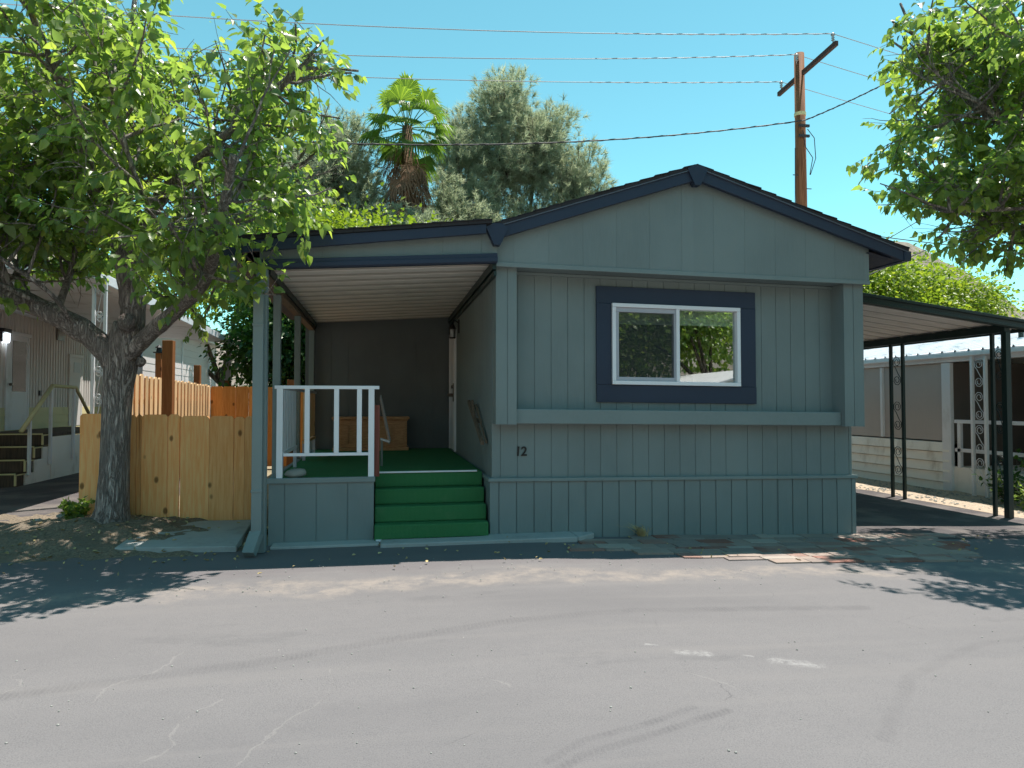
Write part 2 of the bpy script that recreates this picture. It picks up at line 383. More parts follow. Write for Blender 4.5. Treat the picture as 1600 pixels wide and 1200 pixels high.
    col = t.mix(t.math('MULTIPLY', apron, .45), col, t.mix(fine, (.095,.082,.087), (.185,.163,.168)))
    spot = t.voro(P, 1.7); col = t.mix(t.ramp(spot, .010, .016, 1, 0), col, (.03,.03,.03))
    spot = t.voro(t.coord('World', (1.1,.9,0)), 2.3); col = t.mix(t.ramp(spot, .006, .012, 1, 0), col, (.5,.46,.42))
    t.bump(t.math('ADD', t.math('ADD', fine, t.math('MULTIPLY', grit, .4)), t.math('MULTIPLY', crack, -1.5)), .38, .004)
    return t.fin(col, .9, .15)
ROAD = road_mat()
def simple_ground(name, c1, c2, c3, s1, s2, bump=.6, bd=.01):
    t = NT(name); P = t.coord('World')
    f = t.noise(P, s1, 4, .7); b = t.noise(P, s2, 5, .6)
    col = t.mix(t.ramp(f, .3, .7), c1, c2); col = t.mix(t.ramp(b, .42, .66, 0, .8), col, c3)
    t.bump(f, bump, bd)
    return t.fin(col, .92, .12)
DRIVE = simple_ground('dark_asphalt', (.058,.053,.056), (.130,.116,.118), (.18,.158,.145), 90, 1.3)
DIRT = simple_ground('dirt', (.15,.12,.09), (.34,.27,.20), (.22,.18,.14), 40, 2.2, 1.0, .03)
FIELD = simple_ground('dry_field', (.24,.20,.14), (.33,.27,.19), (.17,.16,.09), 3, .12)
def gravel_mat():
    t = NT('gravel'); P = t.coord('World'); q = t.n('ShaderNodeTexVoronoi'); q.inputs['Scale'].default_value = 32; t.put(q.inputs['Vector'], P)
    col = t.mix(t.noise(P, 3, 4), t.mix(q.outputs['Color'], (.28,.21,.16), (.62,.51,.39)), (.46,.37,.28))
    t.bump(q.outputs['Distance'], 1.0, .02); return t.fin(col, .9, .15)
GRAVEL = gravel_mat()
def hill_mat():
    t = NT('dry_hillside'); P = t.coord('World')
    b = t.noise(P, .05, 6, .65); v = t.voro(P, .26); f = t.noise(P, .4, 5, .7)
    col = t.mix(t.ramp(b, .35, .65), (.25,.20,.165), (.33,.28,.24)); col = t.mix(t.ramp(f, .5, .7), col, (.26,.23,.20))
    col = t.mix(t.ramp(v, .22, .42, 1, 0), col, (.085,.095,.055))
    t.bump(f, 1.0, 2.0); return t.fin(col, .95, .05)
HILL = hill_mat()
def paver_mat():
    t = NT('pavers'); P = t.coord('World'); r = t.rnd()
    q = t.n('ShaderNodeValToRGB'); q.color_ramp.interpolation = 'CONSTANT'; t.put(q.inputs[0], r)
    e = q.color_ramp.elements; e[0].position = 0; e[0].color = (.25,.20,.18,1); e[1].position = .40; e[1].color = (.31,.24,.205,1)
    for p, c in ((.66,(.29,.175,.145,1)),(.80,(.25,.115,.09,1)),(.90,(.37,.315,.275,1))): x = e.new(p); x.color = c
    n = t.noise(P, 30, 4, .7); d = t.ramp(t.noise(P, 2.5, 5, .65), .45, .7, 0, .5)
    col = t.mix(n, mul((1,1,1), .8), (1.2,1.2,1.2)); col = t.mix(1.0, q.outputs[0], col, 'MULTIPLY'); col = t.mix(d, col, (.37,.30,.26))
    t.bump(n, .5, .006); return t.fin(col, .9, .15)
PAVER = paver_mat()

# ------------------------------------------------------------------ ground
def g(x, y=0):
    k = x-1.2
    if k <= 0: return 0.0
    return -.030*min(k, 9.0)*min(1, k/1.0) if k < 1 else -.030*(min(k, 9.0)-.0)
def grid(name, xs, ys, zf, mat):
    V = [(x, y, zf(x, y)) for y in ys for x in xs]; nx = len(xs); F = []
    for j in range(len(ys)-1):
        for i in range(nx-1): F.append((j*nx+i, j*nx+i+1, (j+1)*nx+i+1, (j+1)*nx+i))
    me = bpy.data.meshes.new(name); me.from_pydata(V, [], F); me.polygons.foreach_set('use_smooth', [True]*len(F)); me.update()
    return structure(link_mesh(name, me, mat))
def span(a, b, n): return [a+(b-a)*i/n for i in range(n+1)]
grid('ground', [-700,-300,-100,-40]+span(-20,24,44)+[40,100,300,700], [-700,-200,-60,-30]+span(-20,40,30)+[60,120,300,700], lambda x,y: g(x)-.012, FIELD)
rs = random.Random(5)
grid('road', [-120,-60,-30]+span(-15,24,156)+[40,70,120], [-6.5,-4]+span(-2,7.76,39), lambda x,y: g(x)-.004+.012*math.sin(x*.9+y*.7)*math.exp(-((y-6)/1.2)**2)*.5, ROAD)
grid('driveway', span(-12.5,-3.3,10), span(7.5,26,12), lambda x,y: g(x)+.001, DRIVE)
def drv(x,y): return g(x)+.001+.006*math.sin(x*2.1)*math.sin(y*1.7)
grid('driveway', span(5.9,9.75,22), span(7.45,26,60), drv, DRIVE)
grid('gravel_bed', span(9.65,11.55,20), span(8.4,26,80), lambda x,y: g(x)+.001+min(1,(x-9.65)/.3)*(.012+.02*max(0,math.sin(x*5.3+1)*math.sin(y*4.1))), GRAVEL)
def mound(x, y):
    d = math.hypot((x+3.25)/1.15, (y-8.75)/.95); h = .20*math.exp(-d*d*1.3)
    edge = min(1, max(0,(y-7.25)/.5))*min(1, max(0,(x+5.6)/.6))*min(1,max(0,(-1.35-x)/.2))
    n = .025*math.sin(x*7+y*3)*math.sin(y*9-x*2)+.018*math.sin(x*17+1)*math.sin(y*15+x*4)+.010*math.sin(x*31)*math.sin(y*37)
    return -.012+edge*(h+.022+n)
grid('dirt_mound', span(-5.8,-1.3,90), span(7.15,10.4,70), mound, DIRT)
b = MB(); b.hexa([(-2.66,7.62,-.03),(-1.46,7.48,-.03),(-1.56,9.0,-.03),(-2.74,9.05,-.03),(-2.66,7.62,.055),(-1.46,7.48,.055),(-1.56,9.0,.075),(-2.74,9.05,.085)])
structure(b.build('concrete_pad', CONC, bevel=.012))
b = MB(); b.box(-1.14,-.02,7.52,7.80,-.03,.022); b.box(-.01,2.15,7.40,7.80,-.03,.034); b.hexa([(2.16,7.42,-.05),(2.42,7.66,-.05),(2.42,7.80,-.05),(2.16,7.80,-.05),(2.16,7.42,.030),(2.42,7.66,.018),(2.42,7.80,.018),(2.16,7.80,.030)])
structure(b.build('concrete_strip', CONC, bevel=.012))
b = MB(); rp = random.Random(12)
yr = 7.73
for row in range(9):
    h_ = (.20,.10,.20,.20,.10,.20,.20,.12,.16)[row]; x = 2.35-.16*row*.6+(rp.random()-.5)*.2+(.5 if row < 1 else 0)
    x_end = 6.9-.10*row
    if row >= 5: x = 2.6+.42*(row-5)
    while x < x_end:
        w_ = rp.choice((.40,.40,.30,.20)); dz = rp.uniform(-.004,.006); sk = rp.uniform(-.012,.012)
        b.val = rp.random() if row < 4 else min(.99, rp.random()*.75+.25)
        x1 = x+w_-.008; y1 = yr-h_+.008; gz = lambda xx: g(xx)+.016+dz
        b.hexa([(x,y1+sk,g(x)-.02),(x1,y1-sk,g(x1)-.02),(x1,yr-sk,g(x1)-.02),(x,yr+sk,g(x)-.02),(x,y1+sk,gz(x)),(x1,y1-sk,gz(x1)),(x1,yr-sk,gz(x1)),(x,yr+sk,gz(x))])
        x += w_
    yr -= h_
structure(b.build('paver_patch', PAVER, bevel=.004))
# hills: one ring of terrain
def hills():
    rn = random.Random(3); V = []; F = []; na = 220; rad = [120,160,205,255,310,380,470]; prof = [0,.14,.36,.60,.85,1.0,.8]
    for j, (r_, k) in enumerate(zip(rad, prof)):
        for i in range(na):
            a = 2*math.pi*i/na; az = math.degrees(a) % 360      # azimuth from +Y towards +X
            dl = ((az-YAW*57.3+180) % 360)-180                   # 0 = the way the camera looks
            hh = 72 if dl < 0 else 66
            hh = 46+34*math.exp(-((dl+40)/12)**2)+22*math.exp(-((dl-29.5)/4.5)**2)-14*math.exp(-((dl-40)/7)**2)+(50*math.exp(-((abs(dl)-150)/40)**2))
            hh += 7*math.sin(a*9+1)+5*math.sin(a*17+2)+3*math.sin(a*31)+2.2*math.sin(a*53+j)
            V.append((r_*math.sin(a), r_*math.cos(a), -2+hh*k*(1+.04*math.sin(a*23+j*2.1)+.05*math.sin(a*11+j*1.3))))
    for j in range(len(rad)-1):
        for i in range(na): F.append((j*na+i, j*na+(i+1) % na, (j+1)*na+(i+1) % na, (j+1)*na+i))
    me = bpy.data.meshes.new('hills'); me.from_pydata(V, [], F); me.polygons.foreach_set('use_smooth', [True]*len(F)); me.update()
    structure(link_mesh('hills', me, HILL))
hills()

# ------------------------------------------------------------------ siding builder
def siding(mb, a0, a1, zlo, zhi, put, pitch=.2, gw=.008, gd=.007, start=None, seed=1, breaks=()):
    """grooved plywood sheet: a = run along the wall, zlo/zhi = functions of a, put(a, depth, z) -> point (depth inwards)"""
    rr = random.Random(seed)
    gs = []; a = (a0+pitch*.5) if start is None else start
    while a < a1-.03:
        if a > a0+.03: gs.append(a)
        a += pitch
    cuts = [(a0, None)]
    edges = []
    prev = a0
    for c in gs:
        hw = gw*(.9 if len(edges) % 12 == 10 else .5); edges.append((prev, c-hw, 0)); edges.append((c-hw, c+hw, 1)); prev = c+hw
    edges.append((prev, a1, 0))
    for p, q, groove in edges:
        pts = [p]+[k for k in breaks if p < k < q]+[q]
        for u, v in zip(pts, pts[1:]):
            if groove:
                d = gd
                mb.face([put(u,d,zlo(u)), put(v,d,zlo(v)), put(v,d,zhi(v)), put(u,d,zhi(u))])
                mb.face([put(u,0,zlo(u)), put(u,d,zlo(u)), put(u,d,zhi(u)), put(u,0,zhi(u))])
                mb.face([put(v,d,zlo(v)), put(v,0,zlo(v)), put(v,0,zhi(v)), put(v,d,zhi(v))])
            else:
                mb.val = .5+rr.uniform(-.07,.07)
                mb.face([put(u,0,zlo(u)), put(v,0,zlo(v)), put(v,0,zhi(v)), put(u,0,zhi(u))])
    mb.val = .5
sh = lambda x: -.0115*(x-1.24)             # the home sits a little out of level
def front(y): return lambda a, d, z: (a, y+d, z)
def leftface(x): return lambda a, d, z: (x+d, a, z)
def K(z): return lambda a: z
def KS(z): return lambda a: z+sh(a)

# ------------------------------------------------------------------ the home
home = thing('mobile_home', (3.55, 7.73, 0), 'grey-green single-wide mobile home with navy trim and a white sliding window', 'house')
X0, X1, YF, YB = 1.24, 5.87, 7.78, 24.0
b = MB(); siding(b, 1.21, 5.885, lambda a: g(a)-.03, KS(.625), front(7.73), .205, .013, .012, seed=2)
siding(b, 7.73, 12.6, K(-.03), K(.625), leftface(1.21), .3, .010, .008)
b.face([(5.885,7.73,-.3),(5.885,YB,-.3),(5.885,YB,.575),(5.885,7.73,.575)])
b.face([(5.885,YB,-.3),(1.21,YB,-.3),(1.21,YB,.62),(5.885,YB,.575)])
b.build('skirting', GREEN, home)
b = MB(); b.box(1.19,5.90,7.705,7.80,.627,.668,sh); b.box(1.19,1.235,7.80,12.6,.627,.668)
b.build('skirting_trim', GREEN2, home, bevel=.006)
b = MB()
wx0, wx1, wz0, wz1 = 2.66, 4.33, 1.745, 2.725
siding(b, X0, wx0, KS(.66), KS(3.2), front(YF), .2, seed=3)
siding(b, wx0, wx1, KS(.66), K(wz0), front(YF), .2, start=wx0+.08, seed=4)
siding(b, wx0, wx1, K(wz1), KS(3.2), front(YF), .2, start=wx0+.08, seed=5)
siding(b, wx1, X1, KS(.66), KS(3.2), front(YF), .2, seed=6)
siding(b, YF, YB, K(.66), K(3.45), leftface(X0), .3, seed=7)
b.face([(X1,YF,.5),(X1,YB,.5),(X1,YB,3.4),(X1,YF,3.4)]); b.face([(X1,YB,.5),(X0,YB,.5),(X0,YB,3.5),(3.57,YB,4.1),(X1,YB,3.4)])
b.build('wall', GREEN, home)
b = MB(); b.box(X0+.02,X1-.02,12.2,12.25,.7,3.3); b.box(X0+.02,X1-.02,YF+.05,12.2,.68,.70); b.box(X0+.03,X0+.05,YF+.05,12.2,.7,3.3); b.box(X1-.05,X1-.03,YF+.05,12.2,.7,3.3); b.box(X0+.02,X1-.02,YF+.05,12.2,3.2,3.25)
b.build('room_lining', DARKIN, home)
# gable hood above the window recess
GX0, GX1, GY = 1.235, 5.905, 7.46
def gtop(a): return 3.44+(a-1.17)*.336-.07 if a < 3.58 else 4.25-(a-3.58)*.312-.07
b = MB(); siding(b, GX0, GX1, KS(3.05), gtop, front(GY), .4, .003, .002, seed=8, breaks=(3.58,))
for x in (GX0, GX1): b.face([(x,GY,3.05+sh(x)),(x,YF,3.05+sh(x)),(x,YF,gtop(x)),(x,GY,gtop(x))])
b.face([(GX0,GY,3.05+sh(GX0)),(GX1,GY,3.05+sh(GX1)),(GX1,YF,3.05+sh(GX1)),(GX0,YF,3.05+sh(GX0))])
b.build('gable', GREEN, home)
b = MB(); b.box(GX0-.004,GX1+.004,GY-.014,GY+.02,3.035,3.085,sh); b.build('gable_batten', GREEN2, home, bevel=.004)
b = MB(); b.box(1.47,5.60,YF-.03,YF-.002,3.015,3.045,sh); b.build('scribe_moulding', GREEN2, home)
for (xa, xb) in ((1.245,1.48),(5.60,5.868)):
    b = MB()
    siding(b, xa, xb, KS(1.285), KS(3.047), front(7.53), .2, start=xa+.13, seed=int(xa*10))
    for x in (xa, xb): b.face([(x,7.53,1.285+sh(x)),(x,YF,1.285+sh(x)),(x,YF,3.047+sh(x)),(x,7.53,3.047+sh(x))])
    b.face([(xa,7.53,1.285+sh(xa)),(xb,7.53,1.285+sh(xb)),(xb,YF,1.285+sh(xb)),(xa,YF,1.285+sh(xa))])
    b.build('pilaster', GREEN, home)
b = MB(); b.box(1.483,5.597,7.60,7.795,1.292,1.458,sh); b.build('window_ledge', GREEN2, home, bevel=.008)
# roof
def rz(x): return 3.475+(x-1.17)*.336 if x < 3.58 else 4.285-(x-3.58)*.312
b = MB()
for j in range(2):
    xs = (1.10, 3.58) if j == 0 else (3.58, 6.36)
    x0, x1 = xs; t_ = .035; ya, yb = 7.325, YB+.35
    b.hexa([(x0,ya,rz(x0)-t_),(x1,ya,rz(x1)-t_),(x1,yb,rz(x1)-t_),(x0,yb,rz(x0)-t_),(x0,ya,rz(x0)),(x1,ya,rz(x1)),(x1,yb,rz(x1)),(x0,yb,rz(x0))])
    n = 14; rr = random.Random(4)
    for i in range(n):                   # overlapping shingle courses along the rake
        xa = x0+(x1-x0)*i/n; xb = x0+(x1-x0)*(i+1)/n; lo, hi = (xa, xb) if j == 0 else (xb, xa)
        u = rr.uniform(.012,.020); q = rr.uniform(0,.02)
        P = [(xa,ya-q,rz(xa)+.002),(xb,ya-q,rz(xb)+.002),(xb,yb,rz(xb)+.002),(xa,yb,rz(xa)+.002),(xa,ya-q,rz(xa)+(u if xa == lo else .004)),(xb,ya-q,rz(xb)+(u if xb == lo else .004)),(xb,yb,rz(xb)+(u if xb == lo else .004)),(xa,yb,rz(xa)+(u if xa == lo else .004))]
        b.hexa(P)
b.tube([(3.58,7.40,rz(3.58)-.012),(3.58,YB+.4,rz(3.58)-.012)], .04, 8)
b.build('roof', SHING, home)
b = MB()
b.hexa([(1.18,7.345,rz(1.18)-.175),(3.58,7.345,rz(3.58)-.175),(3.58,7.40,rz(3.58)-.175),(1.18,7.40,rz(1.18)-.175),(1.18,7.345,rz(1.18)-.037),(3.58,7.345,rz(3.58)-.037),(3.58,7.40,rz(3.58)-.037),(1.18,7.40,rz(1.18)-.037)])
b.build('rake_board', NAVY, home, bevel=.005)
b = MB()
b.hexa([(3.58,7.345,rz(3.58)-.175),(6.30,7.345,rz(6.30)-.165),(6.30,7.40,rz(6.30)-.165),(3.58,7.40,rz(3.58)-.175),(3.58,7.345,rz(3.58)-.037),(6.30,7.345,rz(6.30)-.037),(6.30,7.40,rz(6.30)-.037),(3.58,7.40,rz(3.58)-.037)])
b.build('rake_board', NAVY, home, bevel=.005)
DRIP = paint('drip_edge', (.10,.115,.145), .1, .35, .4, (4,4,4), 0)
b = MB()
for (xa, xb) in ((1.12,3.56),(3.60,6.36)): b.hexa([(xa,7.322,rz(xa)-.046),(xb,7.322,rz(xb)-.046),(xb,7.343,rz(xb)-.046),(xa,7.343,rz(xa)-.046),(xa,7.322,rz(xa)-.036),(xb,7.322,rz(xb)-.036),(xb,7.343,rz(xb)-.036),(xa,7.343,rz(xa)-.036)])
b.build('drip_edge', DRIP, home)
b = MB()                                 # soffit above the gable overhang and the right eave
b.face([(1.2,7.40,rz(1.2)-.06),(3.58,7.40,rz(3.58)-.06),(3.58,7.80,rz(3.58)-.06),(1.2,7.80,rz(1.2)-.06)])
b.face([(3.58,7.40,rz(3.58)-.06),(6.3,7.40,rz(6.3)-.06),(6.3,7.80,rz(6.3)-.06),(3.58,7.80,rz(3.58)-.06)])
b.face([(5.86,7.40,rz(5.86)-.20),(6.28,7.40,rz(6.28)-.16),(6.28,YB,rz(6.28)-.16),(5.86,YB,rz(5.86)-.20)])
b.build('soffit', NAVY, home)
b = MB(); b.box(6.30,6.40,7.33,YB+.3,rz(6.3)-.165,rz(6.3)-.045); b.build('gutter', NAVY, home, bevel=.01)
for (cx, zt, w, h_, nm) in ((3.575, rz(3.58)-.012, .125, .23, 'peak_cap'), (1.225, rz(1.2)-.005, .125, .235, 'corner_cap')):
    b = MB(); P = [(cx-w,7.315,zt-.045),(cx-w*.8,7.315,zt-.095),(cx-.035,7.315,zt-h_),(cx+.035,7.315,zt-h_),(cx+w*.8,7.315,zt-.095),(cx+w,7.315,zt-.045),(cx+.05,7.315,zt),(cx-.05,7.315,zt)]
    b.extrude(P, (0,.10,0)); b.build(nm, NAVY, home, bevel=.004)
# window
win = MB(); zt, zb = 2.915, 1.545
f_ = .0
win = MB()
win.box(2.485,4.535,7.748,7.779,2.722,2.925,sh); win.box(2.487,4.542,7.748,7.779,1.548,1.755,sh)
win.box(2.485,2.668,7.745,7.779,1.757,2.720,sh); win.box(4.322,4.535,7.745,7.779,1.757,2.720,sh)
surround = win.build('window_surround', NAVY, home, bevel=.004)
sw = lambda x: sh(x)+.012
b = MB(); fx0, fx1, fz0, fz1, fm = 2.672, 4.318, 1.748, 2.712, 3.50
b.box(fx0,fx1,7.715,7.80,fz0,fz0+.045,sw); b.box(fx0,fx1,7.715,7.80,fz1-.045,fz1,sw)
b.box(fx0,fx0+.045,7.717,7.80,fz0+.046,fz1-.046,sw); b.box(fx1-.045,fx1,7.717,7.80,fz0+.046,fz1-.046,sw); b.box(fm-.022,fm+.022,7.719,7.80,fz0+.046,fz1-.046,sw)
window = b.build('window', ALU, home, bevel=.004)
b = MB(); s0, s1 = fx0+.047, fm-.024
b.box(s0,s1,7.735,7.775,fz0+.047,fz0+.09,sw); b.box(s0,s1,7.735,7.775,fz1-.10,fz1-.047,sw); b.box(s0,s0+.04,7.737,7.775,fz0+.091,fz1-.101,sw); b.box(s1-.02,s1,7.737,7.775,fz0+.091,fz1-.101,sw)
b.build('sash', GREYSASH, window, bevel=.003)
b = MB(); b.box(s0+.03,s1-.01,7.748,7.750,fz0+.08,fz1-.09,sw); b.build('insect_screen', INSECT, window)
for (p, q) in ((s0+.03, s1-.01), (fm+.022, fx1-.045)):
    b = MB(); b.face([(p,7.776,fz0+.044+sw(p)),(q,7.776,fz0+.044+sw(q)),(q,7.776,fz1-.044+sw(q)),(p,7.776,fz1-.044+sw(p))]); b.build('pane', GLASS, window)
b = MB()
for i in range(8): b.box(2.69,4.30,7.86+.004*(i % 2),7.875+.004*(i % 2),2.475+.03*i,2.503+.03*i)
b.build('blind', BLIND, window)
# house number
def digits(txt, x, z, size, y, mat, parent, name, thick=.006, shear=.06):
    cu = bpy.data.curves.new('t', 'FONT'); cu.body = txt; cu.size = size; cu.extrude = thick; cu.shear = shear; cu.offset = .0025
    ob = bpy.data.objects.new('t', cu); COL.objects.link(ob); bpy.context.view_layer.update()
    me = bpy.data.meshes.new_from_object(ob.evaluated_get(bpy.context.evaluated_depsgraph_get())); bpy.data.objects.remove(ob)
    off = LOC[parent]
    for v in me.vertices: c = v.co.copy(); v.co = (x+c.x-off.x, y-c.z-off.y, z+c.y-off.z)
    me.materials.clear(); return link_mesh(name, me, mat, parent)
digits('1', 1.505, .915, .15, 7.772, BLACK, home, 'digit'); digits('2', 1.575, .915, .15, 7.772, BLACK, home, 'digit')
# porch side: door, lamp, handrail, back wall of the addition
b = MB(); b.box(X0-.035,X0,11.62,11.70,.70,2.78); b.box(X0-.035,X0,12.48,12.56,.70,2.78); b.box(X0-.035,X0,11.70,12.48,2.70,2.78); b.build('door_frame', ALU, home, bevel=.004)
b = MB(); b.box(X0-.022,X0-.002,11.705,12.475,.71,2.695); b.box(X0-.030,X0-.022,11.80,12.38,1.75,2.55); b.box(X0-.030,X0-.022,11.80,12.38,.85,1.6)
door = b.build('door', WHITE, home, bevel=.004)
b = MB(); b.tube([(X0-.03,11.77,1.66),(X0-.09,11.77,1.66)], .03, 10); b.lathe((X0-.11,11.77,1.63), [(.01,0),(.035,.015),(.035,.045),(.01,.06)], 10); b.box(X0-.045,X0-.022,11.73,11.81,1.55,1.86); b.tube([(X0-.03,11.77,1.80),(X0-.075,11.77,1.80)], .03, 10)
b.build('door_handle', CHROME, door, True)
b = MB(); lx, ly, lz = X0-.11, 11.2, 2.72
b.box(X0-.02,X0,ly-.05,ly+.05,lz-.05,lz+.17); b.tube([(X0-.01,ly,lz+.12),(lx+.02,ly,lz+.17),(lx,ly,lz+.10)], .012, 8)
b.lathe((lx,ly,lz-.14), [(.045,0),(.055,.012),(.055,.02),(.045,.022)], 8); b.lathe((lx,ly,lz+.02), [(.065,0),(.03,.06),(.012,.09)], 8)
for k in range(4): a = k*math.pi/2+.4; b.bar((lx+.05*math.cos(a),ly+.05*math.sin(a),lz-.12),(lx+.055*math.cos(a),ly+.055*math.sin(a),lz+.02), .008, .008)
wl_ = b.build('wall_lamp', BLACK, home)
b = MB(); b.lathe((lx,ly,lz-.118), [(.038,0),(.045,.13)], 10); b.build('lamp_glass', FROST, wl_, True)
b = MB(); b.bar((X0-.07,9.35,1.54),(X0-.07,8.05,1.05), .04, .05); b.bar((X0-.07,9.0,1.55),(X0-.07,8.75,1.30), .03, .045); b.bar((X0-.03,8.9,1.50),(X0-.03,8.02,1.06), .02, .03)
b.bar((X0,8.75,1.29),(X0-.07,8.75,1.31), .04, .06); b.bar((X0,9.2,1.47),(X0-.07,9.2,1.47), .04, .06)
b.build('handrail', OLDW, home, bevel=.004)
b = MB(); siding(b, -1.34, X0-.002, K(.3), K(3.3), front(12.6), .3, seed=11)
b.face([(-1.34,12.6,-.02),(-1.34,18,-.02),(-1.34,18,3.0),(-1.34,12.6,3.0)]); b.face([(-1.34,18,-.02),(X0,18,-.02),(X0,18,3.3),(-1.34,18,3.0)])
b.build('addition_wall', paint('addition_wall_dark', (.125,.140,.146), .2, .6, .25, (18,18,.7), .5), home)  # coloured darker and greyer than the house siding

# ------------------------------------------------------------------ porch roof
aw = thing('porch_roof', (-1.21, 7.40, 0), 'lean-to porch roof with navy front fascia and ribbed off-white ceiling on green posts', 'porch roof')
def az(x): return 3.205+(x+1.38)*.1165
def slab(mb, x0, x1, y0, y1, lo, hi): mb.hexa([(x0,y0,lo(x0)),(x1,y0,lo(x1)),(x1,y1,lo(x1)),(x0,y1,lo(x0)),(x0,y0,hi(x0)),(x1,y0,hi(x1)),(x1,y1,hi(x1)),(x0,y1,hi(x0))])
b = MB(); slab(b, -1.42, 1.16, 7.27, 18.2, lambda x: az(x)-.03, lambda x: az(x)+.004)
for i in range(12):
    xa = -1.44+i*.217; xb = xa+.217; b.hexa([(xa,7.255,az(xa)+.005),(xb,7.255,az(xb)+.005),(xb,18.2,az(xb)+.005),(xa,18.2,az(xa)+.005),(xa,7.255,az(xa)+.022),(xb,7.255,az(xb)+.009),(xb,18.2,az(xb)+.009),(xa,18.2,az(xa)+.022)])
b.build('shingles', SHING, aw)
b = MB(); slab(b, -1.40, 1.10, 7.29, 7.335, lambda x: az(x)-.155-.02*(x+1.4)/2.5*-1, lambda x: az(x)-.032); slab(b, -1.42, -1.385, 7.337, 12.7, lambda x: az(x)-.15, lambda x: az(x)-.032)
b.build('fascia', NAVY, aw, bevel=.005)
b = MB(); siding(b, -1.25, 1.235, lambda a: 3.0+(a+1.25)*.068, lambda a: az(a)-.06, front(7.41), .42, .006, .004, seed=21); b.build('header_panel', GREEN, aw)
b = MB(); slab(b, -1.25, 1.235, 7.36, 7.43, lambda x: 2.895+(x+1.25)*.065, lambda x: 2.995+(x+1.25)*.068); slab(b, -1.25, 1.235, 7.345, 7.36, lambda x: 2.905+(x+1.25)*.065, lambda x: 2.955+(x+1.25)*.066)
b.build('front_beam', NAVY, aw, bevel=.006)
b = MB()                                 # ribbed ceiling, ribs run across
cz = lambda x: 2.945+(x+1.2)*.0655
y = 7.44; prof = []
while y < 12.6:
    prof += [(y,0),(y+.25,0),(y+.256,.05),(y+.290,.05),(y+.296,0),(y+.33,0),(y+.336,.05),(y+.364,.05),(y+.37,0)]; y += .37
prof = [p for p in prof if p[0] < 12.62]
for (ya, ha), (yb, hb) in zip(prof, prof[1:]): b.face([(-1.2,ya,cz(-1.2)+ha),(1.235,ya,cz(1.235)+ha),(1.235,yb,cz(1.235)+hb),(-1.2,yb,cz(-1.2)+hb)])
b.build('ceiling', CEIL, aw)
b = MB(); b.box(-1.27,-1.17,7.44,12.6,2.80,2.935); b.build('side_beam', OLDW, aw); 
b = MB(); b.box(-1.165,-1.145,7.44,12.6,2.86,2.94); b.box(1.19,1.235,7.44,12.6,3.0,3.09); b.box(1.205,1.235,7.44,12.6,2.93,2.98); b.build('ceiling_trim', DKGREEN, aw)
for (py, w, z0) in ((7.40,.115,.0),(8.45,.085,.0),(10.45,.085,.0),(12.5,.09,.0)):
    b = MB(); b.box(-1.22-w/2,-1.22+w/2,py-w/2,py+w/2,z0,2.90 if py < 7.5 else 2.80); b.build('post', GREEN2, aw, bevel=.006)
b = MB(); dx = -1.235
b.bar((dx,7.30,2.80),(dx,7.30,.20), .10, .07, (0,1,0)); b.bar((dx,7.30,.215),(dx-.045,7.15,.03), .12, .085)
for z in (2.3, .62): b.box(dx-.055,dx+.055,7.258,7.345,z,z+.03)
b.tube([(-1.52,7.46,3.02),(-1.53,7.44,2.88),(-1.49,7.38,2.79),(-1.40,7.33,2.74),(-1.31,7.30,2.72),(dx,7.30,2.66)], [.047,.047,.046,.045,.044,.04], 10)
b.build('downspout', GREEN2, aw, bevel=.006)
b = MB(); b.box(-1.60,-1.44,7.34,12.6,2.99,3.11); b.build('gutter', NAVY, aw, bevel=.012)

# ------------------------------------------------------------------ deck with steps and railing
dk = thing('porch_deck', (0, 7.73, 0), 'raised porch deck covered in green turf with carpeted steps and white railing', 'deck')
b = MB(); b.box(-1.16,-.08,7.76,8.30,.64,.70); b.box(-1.16,1.19,8.30,12.6,.64,.70); b.build('floor', TURF, dk)
b = MB(); siding(b, -1.19, -.085, K(-.02), K(.66), front(7.735), .33, .010, .008, seed=31); siding(b, 7.735, 8.28, K(-.02), K(.66), lambda a, d, z: (-.085-d, a, z), .4); siding(b, 7.735, 12.5, K(-.02), K(.66), leftface(-1.19), .4)
b.build('front_panel', GREEN, dk)
b = MB(); b.box(-1.205,-.07,7.715,7.775,.655,.712); b.box(-1.205,-1.15,7.775,12.5,.655,.712); b.build('rim_trim', GREEN2, dk, bevel=.006)
b = MB(); zs_ = (.01,.185,.36,.535,.703); ys_ = (7.66,7.83,8.0,8.17)
for i in range(4): b.box(-.075,1.185,ys_[i],8.33 if i < 3 else 8.32,zs_[i]+(.002 if i else 0),zs_[i+1])
b.build('steps', TURF, dk, bevel=.014)
b = MB(); b.box(-.07,1.12,8.150,8.19,.7035,.722); b.build('nosing', WHITE, dk, bevel=.003)
b = MB(); b.box(-.06,1.14,7.635,7.668,.005,.034); b.build('nosing', WHITE, dk, bevel=.003)
rail = MB(); rail.box(-1.14,-.03,7.735,7.785,1.675,1.712); top = rail.build('railing', ALU, dk, bevel=.004)
b = MB(); b.box(-1.045,-.135,7.742,7.775,.945,.978); b.build('bottom_rail', ALU, top, bevel=.003)
for (x, z0) in ((-1.085,.70),(-.115,.70),(-.80,.975),(-.49,.975),(-.245,.975)):
    b = MB(); w = .032 if z0 < .8 else .026; b.box(x-w,x+w,7.738,7.78,z0,1.676); b.build('baluster', ALU, top, bevel=.003)
b = MB(); b.box(-.085,-.025,7.83,7.89,.70,1.50); b.build('newel_post', REDW, dk, bevel=.004)
side = MB(); side.box(-1.115,-1.075,7.80,11.9,1.675,1.71); sr = side.build('railing', GREYSASH, dk, bevel=.003)
